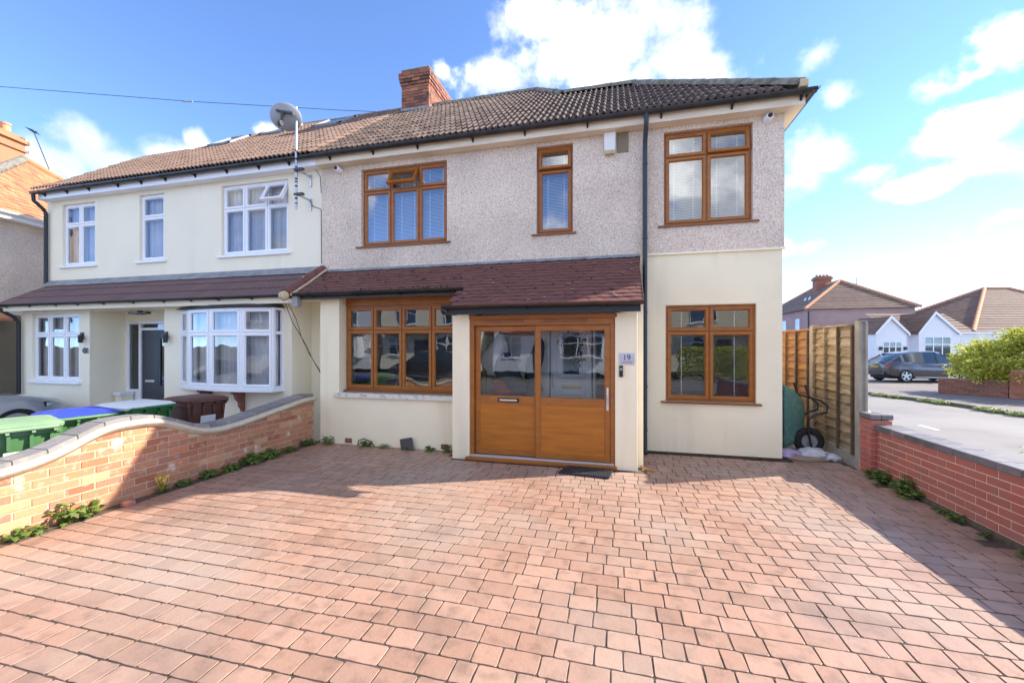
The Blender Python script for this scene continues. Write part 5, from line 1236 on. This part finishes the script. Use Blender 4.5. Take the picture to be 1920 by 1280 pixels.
        hl = MB().obox((L/2-.36, s_*hw*.845, .655), (.13, -.05*s_, -.03), (.02, .03*s_, 0), (0, 0, .04)); hl.build('headlamp', MT['lamp'], t, bevel=.02, local=True)
        MB().obox((L/2-.36, s_*hw*.84, .655), (.16, -.06*s_, -.035), (.02, .027*s_, 0), (0, 0, .055)).build('headlamp_surround', MT['black'], t, bevel=.02, local=True)
        MB().obox((0, s_*(hw-.01), .27), (1.0, 0, 0), (0, .015, 0), (0, 0, .015)).build('sill_trim', MT['silver'], t, local=True)
    if plate: MB().obox((-L/2+.012, 0, .78), (.012, 0, 0), (0, .26, 0), (0, 0, .055)).build('number_plate', MT['plate_y'], t, local=True)
    MB().obox((-L/2+.06, 0, .46), (.06, 0, 0), (0, hw*.7, 0), (0, 0, .09)).build('rear_bumper_trim', MT['black'], t, bevel=.02, local=True)
    MB().obox((L/2-.02, 0, .48), (.03, 0, 0), (0, hw*.45, 0), (0, 0, .07)).build('grille', MT['black'], t, bevel=.01, local=True)
    return t
car('parked_car', 'grey five-door hatchback parked before the white bungalow', (15.47, 26.1, -.30), math.radians(10), MT['cargrey'])
car('parked_car', 'silver car parked nose-in before the ivory house behind the bins', (-11.2, 3.62, -.18), math.pi/2, MT['carsilver'], L=4.4, W=1.8, Hh=1.48, plate=False, hood=1.15)

# ------------------------------------------------------------------ background buildings
def hip_roof(t, x0, x1, y0, y1, ze, rise, inset, mat, gauge=.36, ridge_mat=None, oh=.3, swap=False):
    """courses are built as stepped slabs; returns roof part"""
    x0 -= oh; x1 += oh; y0 -= oh; y1 += oh; ym = (y0+y1)/2; hy = (y1-y0)/2
    n = max(4, int(math.hypot(hy, rise)/gauge)); b = MB()
    for k in range(n):
        ta, tb = k/n, (k+1)/n
        def c4(t_, dz):
            return [(x0+inset*t_, y0+hy*t_, ze+rise*t_+dz), (x1-inset*t_, y0+hy*t_, ze+rise*t_+dz), (x1-inset*t_, y1-hy*t_, ze+rise*t_+dz), (x0+inset*t_, y1-hy*t_, ze+rise*t_+dz)]
        A, B = c4(ta, .045), c4(tb, .0); A0 = c4(ta, -.0)
        nn = len(b.v); b.v += A+B+A0
        for i in range(4):
            j = (i+1) % 4; b.f += [(nn+i, nn+j, nn+4+j, nn+4+i), (nn+8+i, nn+8+j, nn+j, nn+i)]
    b.quad((x0, y0, ze), (x0, y1, ze), (x1, y1, ze), (x1, y0, ze))
    if swap: b.v = [(p[1], p[0], p[2]) for p in b.v]
    r = b.build('roof', mat, t, local=True)
    rm = ridge_mat or MT['orange_mortar']
    rl = MB()
    for (p, q) in (((x0, y0, ze), (x0+inset, ym, ze+rise)), ((x1, y0, ze), (x1-inset, ym, ze+rise)), ((x0, y1, ze), (x0+inset, ym, ze+rise)), ((x1, y1, ze), (x1-inset, ym, ze+rise)), ((x0+inset, ym, ze+rise), (x1-inset, ym, ze+rise))):
        rl.tube([Vector(p)+Vector((0, 0, .05)), Vector(q)+Vector((0, 0, .05))], .13, 8)
    if swap: rl.v = [(p[1], p[0], p[2]) for p in rl.v]
    rl.build('hip_tiles', rm, r, smooth=50, local=True); return r
def simple_window(t, x0, x1, z0, z1, y, splits=1, fm=None, g=None, transom=True):
    b = MB(); ring(b, x0, x1, z0, z1, .06, y-.03, y+.05)
    for k in range(1, splits): xx = x0+(x1-x0)*k/splits; b.box(xx-.035, xx+.035, y-.028, y+.05, z0+.05, z1-.05)
    if transom: b.box(x0+.05, x1-.05, y-.026, y+.05, z0+(z1-z0)*.68-.03, z0+(z1-z0)*.68+.03)
    w = b.build('window', fm or MT['white'], t, local=True)
    pane(x0+.05, x1-.05, z0+.05, z1-.05, y-.005).build('pane', g or MT['carglass'], w, local=True); MB().box(x0-.05, x1+.05, y-.1, y, z0-.06, z0-.002).build('sill', fm or MT['white'], w, local=True); return w
# pink house far beyond the fence: origin at its near corner
ux, uy = toworld(27.35, 38.0)
PK = thing('detached_house', 'pink rendered house with a brown hipped roof and brick chimney beyond the fence', 'house', (ux, uy, -.5), YAW-math.radians(16))
PK.scale = (1.05, 1.05, 1.05)
MB().box(0, 7.7, 0, 13, -.1, 5.15).build('wall', MT['pinkwall'], PK, local=True)
pr_ = hip_roof(PK, 0, 13, 0, 7.7, 5.12, 2.85, 3.7, MT['tile_bg'], .34, swap=True)
MB().box(3.0, 4.3, 6.2, 7.2, 6.9, 8.9).build('chimney', MT['bgbrick2'], PK, local=True); MB().box(2.9, 4.4, 6.1, 7.3, 8.55, 8.75).build('chimney_corbel', MT['bgbrick2'], PK, local=True)
for k in range(4): MB().lathe([(.13, 8.9), (.11, 9.12)], (3.2+.3*k, 6.7, 0), 'z', 10).build('chimney_pot', MT['orange_mortar'], PK, local=True)
simple_window(PK, 4.75, 5.55, 2.9, 4.4, 0, 1)
def side_window(t, y0, y1, z0, z1, x, nm='window'):
    b = MB(); ring(b, y0, y1, z0, z1, .07, -.03, .05); b.xf(Matrix.Translation((x, 0, 0)) @ Matrix.Rotation(-math.pi/2, 4, 'Z') @ Matrix.Scale(-1, 4, (1, 0, 0)))
    w = b.build(nm, MT['white'], t, local=True); pane(y0+.05, y1-.05, z0+.05, z1-.05, 0).xf(Matrix.Translation((x-.01, 0, 0)) @ Matrix.Rotation(-math.pi/2, 4, 'Z') @ Matrix.Scale(-1, 4, (1, 0, 0))).build('pane', MT['carglass'], w, local=True)
side_window(PK, 1.8, 2.7, 2.5, 4.4, 0); side_window(PK, 5.2, 6.2, 2.5, 4.4, 0)
MB().tube([(.05, -.06, -.1), (.05, -.06, 4.95)], .06, 8).build('downpipe', MT['black'], PK, local=True)
for k in range(2):
    MB().add([(.75+.45*k*0+.9*0+.55, 5.0-1.0*k, 5.85+.03), (1.55, 5.0-1.0*k, 6.6), (1.55, 4.5-1.0*k, 6.6), (1.3, 4.5-1.0*k, 5.88)], [(0,1,2,3)]).build('rooflight', MT['lamp'], PK, local=True)
an = MB(); an.tube([(5.4, 4.0, 6.4), (5.4, 4.0, 8.3)], .03, 5); an.tube([(4.6, 4.0, 7.9), (5.5, 4.0, 7.7)], .03, 5); tag(an.build('aerial', MT['cable'], PK, local=True))

# bungalow
bx, by = toworld(0, 0)
def cam_thing(name, label, cat, u, w, z, dyaw=0.0):
    X, Y = toworld(u, w); return thing(name, label, cat, (X, Y, z), YAW+dyaw)
W0 = 29.5; U0 = (1642-960)*W0/FPX
BG = cam_thing('bungalow', 'white rendered bungalow with twin front gables and brown tiled roof', 'bungalow', U0, W0, -.5, 0)
def bx_(px, y=0.0): return (px-960)*(W0+y)/FPX-U0
def zz(py, y=0.0): return (646-py)*(W0+y)/FPX+CAMH+.5
def gable(x0, x1, xa, za, ze, y0, y1):
    b = MB(); pf = [(x0, -.1), (x1, -.1), (x1, ze), (xa, za), (x0, ze)]; b.prism(pf, y0, y1, lambda a, c, t_: (a, t_, c)); b.build('gable_wall', MT['whitewall'], BG, local=True)
    rf = MB(); n = 9
    for s_, xe in ((-1, x0), (1, x1)):
        for k in range(n):
            ta, tb = k/n, (k+1)/n; ex = xe+(.15*s_)
            A = (ex+(xa-ex)*ta, ze-.1+(za+.08-ze+.1)*ta+.05); B = (ex+(xa-ex)*tb, ze-.1+(za+.08-ze+.1)*tb)
            rf.quad((A[0], y0-.12, A[1]), (A[0], y1, A[1]), (B[0], y1, B[1]), (B[0], y0-.12, B[1])); rf.quad((A[0], y0-.12, A[1]-.05), (A[0], y1, A[1]-.05), (A[0], y1, A[1]), (A[0], y0-.12, A[1]))
    rf.build('gable_roof', MT['tile_bg'], BG, local=True)
    bb = MB()
    for s_, xe in ((-1, x0), (1, x1)):
        ex = xe+.15*s_; bb.add([(ex, y0-.14, ze-.22), (xa, y0-.14, za-.08), (xa, y0-.14, za+.13), (ex, y0-.14, ze-.03), (ex, y0-.10, ze-.22), (xa, y0-.10, za-.08), (xa, y0-.10, za+.13), (ex, y0-.10, ze-.03)], [(0,1,2,3), (7,6,5,4), (3,2,6,7), (0,4,5,1)])
    bb.build('bargeboard', MT['white'], BG, local=True)
gable(bx_(1643), bx_(1700), bx_(1669), zz(595), zz(624), 0, 2.6); gable(bx_(1723, .2), bx_(1796, .2), bx_(1752, .2), zz(587, .2), zz(624, .2), .2, 2.8)
ze1 = zz(622, .8)
MB().box(bx_(1660, .9), bx_(1828, .9), .9, 4.5, -.1, ze1).build('link_wall', MT['whitewall'], BG, local=True)
def courses(x0, x1, y0, y1, z0, z1, n, xt0=None, xt1=None):
    b = MB(); xt0 = x0 if xt0 is None else xt0; xt1 = x1 if xt1 is None else xt1
    for k in range(n):
        ta, tb = k/n, (k+1)/n; f = lambda t, dz: ((x0+(xt0-x0)*t, y0+(y1-y0)*t, z0+(z1-z0)*t+dz), (x1+(xt1-x1)*t, y0+(y1-y0)*t, z0+(z1-z0)*t+dz))
        a, c = f(ta, .045); e, g = f(tb, 0); a0, c0 = f(ta, 0); b.quad(a, c, g, e); b.quad(a0, c0, c, a)
    return b
courses(bx_(1672, .7), bx_(1830, .7), .7, 3.0, ze1, zz(588, 3.0), 7).build('link_roof', MT['tile_bg'], BG, local=True)
ux0 = bx_(1825, .8); rl0 = bx_(1846, 6.4); rl1 = bx_(1890, 6.4); zr = zz(541, 6.4)
MB().box(ux0+.2, rl1+rl0-ux0, .9, 11.9, -.1, ze1).build('wall', MT['whitewall'], BG, local=True)
hip_roof(BG, ux0+.3, rl1+rl0-ux0-.3, 1.1, 11.7, ze1, zr-ze1, rl0-ux0, MT['tile_bg'], .36)
MB().box(bx_(1797, .6), rl1+rl0-ux0, .52, .6, ze1-.12, ze1).build('gutter', MT['white'], BG, local=True)
simple_window(BG, bx_(1655), bx_(1691), zz(670), zz(640), 0, 3); simple_window(BG, bx_(1733, .2), bx_(1783, .2), zz(676, .2), zz(631, .2), .2, 3); simple_window(BG, bx_(1855, .9), bx_(1905, .9), zz(672, .9), zz(636, .9), .9, 3)
for s_ in (1650, 1696): MB().box(bx_(s_)-.08, bx_(s_)+.08, -.14, 0, zz(656), zz(650)).build('wall_lantern', MT['black'], BG, local=True)
MB().tube([(bx_(1716, .8), .82, 0), (bx_(1716, .8), .82, ze1)], .05, 6).build('downpipe', MT['white'], BG, local=True)
# brick front wall and bush of the bungalow
def brick_run(name, label, p0, p1, h, th, mat, z0=-.30, limit=200, core=MT['mortar']):
    p0 = Vector((*p0, z0)); p1 = Vector((*p1, z0)); d = (p1-p0); ln = d.length; t = thing(name, label, 'wall', tuple(p0), math.atan2(d.y, d.x))
    MB().box(.01, ln-.01, .01, th-.01, -.1, h-.01).build('mortar_core', core, t, local=True); items = []; k = 0; z = 0
    while z+.07 < h+.02:
        x = -(.1125 if k % 2 else 0)
        while x < ln:
            a, c = max(0, x+.006), min(ln, x+.219)
            if c-a > .03: items.append((MB().box(a, c, -R.uniform(0, .004), th, z+.005, min(h, z+.068)), Matrix()))
            x += .225
        z += .075; k += 1
    pieces('brick', 'brick_field', mat, items, t, limit, local=True); return t
brick_run('garden_wall', 'dark red brick garden wall under the yellow-green bush', (12.42, 19.95), (13.75, 18.75), .62, .22, MT['bgbrick'], limit=60)
brick_run('garden_wall', 'taller orange-red brick garden wall beside the bush', (13.76, 18.72), (16.6, 16.0), 1.02, .22, MT['bgbrick2'], limit=60)
bu = thing('bush', 'large yellow-green bush spilling over the dark brick wall', 'bush', (14.4, 20.3, -.3))
b = MB(); r = random.Random(3)
cl = []
for k in range(250):
    uu = r.uniform(-1, 1); top = 2.1+.3*uu-.95*uu*uu
    cl.append((Vector((15.65+uu*1.9+r.gauss(0, .2), 19.0-uu*1.7+r.gauss(0, .4), r.uniform(.1, 1)**.7*(top+.25)+.12)), r.uniform(.18, .40)))
for k in range(70):
    t_ = r.uniform(0, 1); cl.append((Vector((13.15+1.9*t_+r.gauss(0, .1), 19.62-1.75*t_+r.gauss(0, .1), r.uniform(.25, 1.0))), r.uniform(.18, .34)))
for c_, rad in cl:
    for i in range(130):
        d = Vector((r.gauss(0, 1), r.gauss(0, 1), r.gauss(0, .8))).normalized(); p = c_+d*rad*r.uniform(.3, 1.1); s = r.uniform(.04, .085)
        ld_ = (d+Vector((r.gauss(0, .5), r.gauss(0, .5), r.gauss(0, .5)))).normalized(); sd = ld_.cross(Vector((r.gauss(0, 1), r.gauss(0, 1), r.gauss(0, 1)))).normalized()
        b.quad(p-ld_*s, p+sd*s*.4, p+ld_*s, p-sd*s*.4)
b.build('foliage', MT['bush'], bu)
b = MB()
for k in range(26): c_ = cl[k*4][0]; b.tube([(14.4+r.uniform(-.9, .9), 20.1+r.uniform(-.6, .6), -.3), (c_*.5+Vector((7.2, 10.05, 0))), c_], [.03, .02, .008], 5)
b.build('stems', MT['stem'], bu)

# far-left house with orange hipped roof (aligned to its own street line)
OH = cam_thing('detached_house', 'drab pebbledashed house with an orange clay hipped roof and brick chimneys', 'house', -12.4, 8.4, -.2, 0)
MB().box(-7.4, 0, 0, 8.0, -.1, 5.0).build('wall', MT['pebble'], OH, local=True)
MB().box(-.02, .03, -.2, 8.1, -.1, 2.55).build('lower_render', MT['brownwall'], OH, local=True)
orf = MB(); ex = .25; ze = 5.02; ap = (-3.35, 4.85, 7.75)
c0, c1, c2, c3 = (ex, .3, ze), (ex, 8.3, ze), (-7.6, 8.3, ze), (-7.6, .3, ze)
orf.add([c0, c1, c2, c3, ap], [(0, 1, 4), (1, 2, 4), (2, 3, 4), (3, 0, 4), (3, 2, 1, 0)]); oro = orf.build('roof', MT['orange_tile'], OH, local=True)
items = []; A = Vector(ap); up = (A-Vector((ex, ap[1], ze))); sl = up.length; up.normalize(); alongv = Vector((0, 1, 0)); nrm = up.cross(alongv)*-1
if nrm.z < 0: nrm = -nrm
TO = MB().add([(0, 0, .03), (0, .165, .03), (0, .165, .012), (0, 0, .012), (.30, 0, .006), (.30, .165, .006)], [(0,1,5,4), (3,2,1,0)])
k = 0; s_ = .0
while s_ < sl-.05:
    f = s_/sl; y0, y1 = .3+(ap[1]-.3)*f, 8.3+(ap[1]-8.3)*f; y = y0-(.09 if k % 2 else 0)
    while y < y1:
        if y > y0-.05:
            m = MB(); lft = R.uniform(.0, .012); base = Vector((ex, 0, ze))+up*s_
            pts = []
            for (ss, yy, hh) in ((0, 0, .03), (0, .168, .024), (0, .168, .0), (0, 0, .006), (.30, 0, .004), (.30, .168, .004)): pts.append(base+up*ss+Vector((0, y+yy, 0))+nrm*(hh+lft))
            m.add(pts, [(0,1,5,4), (3,2,1,0), (0,4,3), (1,2,5)]); items.append((m, Matrix()))
        y += .172
    s_ += .20; k += 1
pieces('roof_tile', 'roof_tile_field', MT['orange_tile'], items, oro, 200, local=True)
def hipline(p, q, mat, rad=.12, n=14):
    p, q = Vector(p), Vector(q)
    for i in range(n):
        a = p.lerp(q, i/n); c = p.lerp(q, (i+1.05)/n); MB().tube([a+Vector((0, 0, .03)), c+Vector((0, 0, .05))], [rad, rad*.93], 9).build('hip_tile', mat, oro, smooth=50, local=True)
hipline(c0, ap, MT['ridge']); hipline(c1, ap, MT['orange_tile'])
for (x0, x1, y0, y1, zt) in ((-5.3, -4.2, 4.4, 5.6, 8.85),):
    cb = MB().box(x0, x1, y0, y1, 6, zt); cb.box(x0-.06, x1+.06, y0-.06, y1+.06, zt-.5, zt-.42); cb.box(x0-.09, x1+.09, y0-.09, y1+.09, zt-.22, zt-.12); cb.build('chimney', MT['orange_tile'], OH, local=True)
for (x, y) in ((-4.9, 4.8), (-4.5, 5.3)): MB().lathe([(.13, 8.85), (.12, 9.12), (.14, 9.14), (.14, 9.2)], (x, y, 0), 'z', 12).build('chimney_pot', MT['orange_mortar'], OH, smooth=40, local=True)
g_ = MB(); pr = [(.06*math.cos(math.pi+math.pi*i/8), .06*math.sin(math.pi+math.pi*i/8)) for i in range(9)]; g_.prism(pr, .2, 8.3, lambda a, c, t_: (.30+a, t_, 5.02+c)); g_.box(.02, .24, .2, 8.2, 4.86, 5.0); g_.build('gutter', MT['white'], OH, local=True)
lr = MB(); lr.add([(.0, -.6, 2.75), (.0, 1.6, 2.75), (.42, 1.45, 2.45), (.42, -.6, 2.45), (.42, 1.45, 2.39), (.42, -.6, 2.39)], [(0,1,2,3), (3,2,4,5)]); lr.build('side_canopy', MT['orange_tile'], OH, local=True)
lan = thing('lantern_box', 'white box lamp with dark cap on the drab side wall', 'lamp', (-12.62, 5.45, 2.05))
MB().box(-12.72, -12.5, 5.3, 5.5, 1.98, 2.22).build('box', MT['binwhite'], lan, bevel=.01); MB().box(-12.74, -12.48, 5.28, 5.52, 2.222, 2.29).build('cap', MT['darkboard'], lan, bevel=.01)
aer = MB(); p = ray(62, 244)*14+Vector((0, 0, CAMH)); aer.tube([p-Vector((.22, 0, -.05)), p+Vector((.22, 0, -.1))], .012, 5)
for k in range(5): q = p+Vector((-.18+.08*k, 0, .03-.03*k)); aer.tube([q-Vector((.03, .1, -.06)), q+Vector((.03, .1, -.06))], .008, 4)
aer.tube([p, p+Vector((.25, .4, -1.6))], .014, 5); tag(aer.build('television_aerial', MT['cable']), 'small television aerial above the orange roof', 'aerial')

# ------------------------------------------------------------------ houses across the street (seen in the window reflections)
def opposite(x, label, wallm):
    t = thing('street_house', label, 'house', (x, -15.5, -.1), math.pi)
    MB().box(-4, 4, 0, 8, -.1, 5.1).build('wall', wallm, t, local=True); hip_roof(t, -4, 4, 0, 8, 5.08, 3.0, 3.0, MT['tile_bg'], .4)
    MB().box(-3.4, -.6, -.7, 0, .8, 2.4).build('bay', MT['white'], t, local=True); MB().box(-3.6, 3.4, -.9, 0, 2.45, 2.6).build('canopy', MT['tile_bg'], t, local=True)
    simple_window(t, -3.2, -.8, .95, 2.25, -.7, 3); simple_window(t, -3.0, -1.0, 3.2, 4.6, 0, 3); simple_window(t, 1.2, 2.8, 3.2, 4.6, 0, 2); simple_window(t, 2.0, 3.4, .9, 2.2, 0, 2)
    MB().box(.3, 1.3, -.03, .02, .0, 2.05).build('door', MT['dark_slate'], t, local=True)
for (x, wm, lb_) in ((-22, MT['whitewall'], 'white rendered house across the street opposite the ivory house'), (-13, MT['ivory'], 'ivory rendered house across the street opposite the bay window'), (-4, MT['whitewall'], 'white rendered house across the street opposite the porch'), (7.5, MT['cream'], 'cream rendered corner house across the street by the hedge')): opposite(x, lb_, wm)
hg = thing('hedge', 'clipped yellow-green hedge across the street before the corner house', 'hedge', (5.2, -11.6, -.2)); b = MB()
for i in range(5200):
    p = Vector((r.uniform(3.4, 7.2), r.uniform(-12.2, -11.0), r.uniform(-.2, 1.5))); s = r.uniform(.05, .09); d = Vector((r.gauss(0, 1), r.gauss(0, 1), r.gauss(0, 1))).normalized(); sd = d.cross(Vector((r.gauss(0, 1), r.gauss(0, 1), 1))).normalized(); b.quad(p-d*s, p+sd*s*.5, p+d*s, p-sd*s*.5)
b.build('foliage', MT['bush'], hg)
car('parked_car', 'black car parked across the street', (-9.5, -8.4, -.24), math.pi, MT['cardark'], group=None)
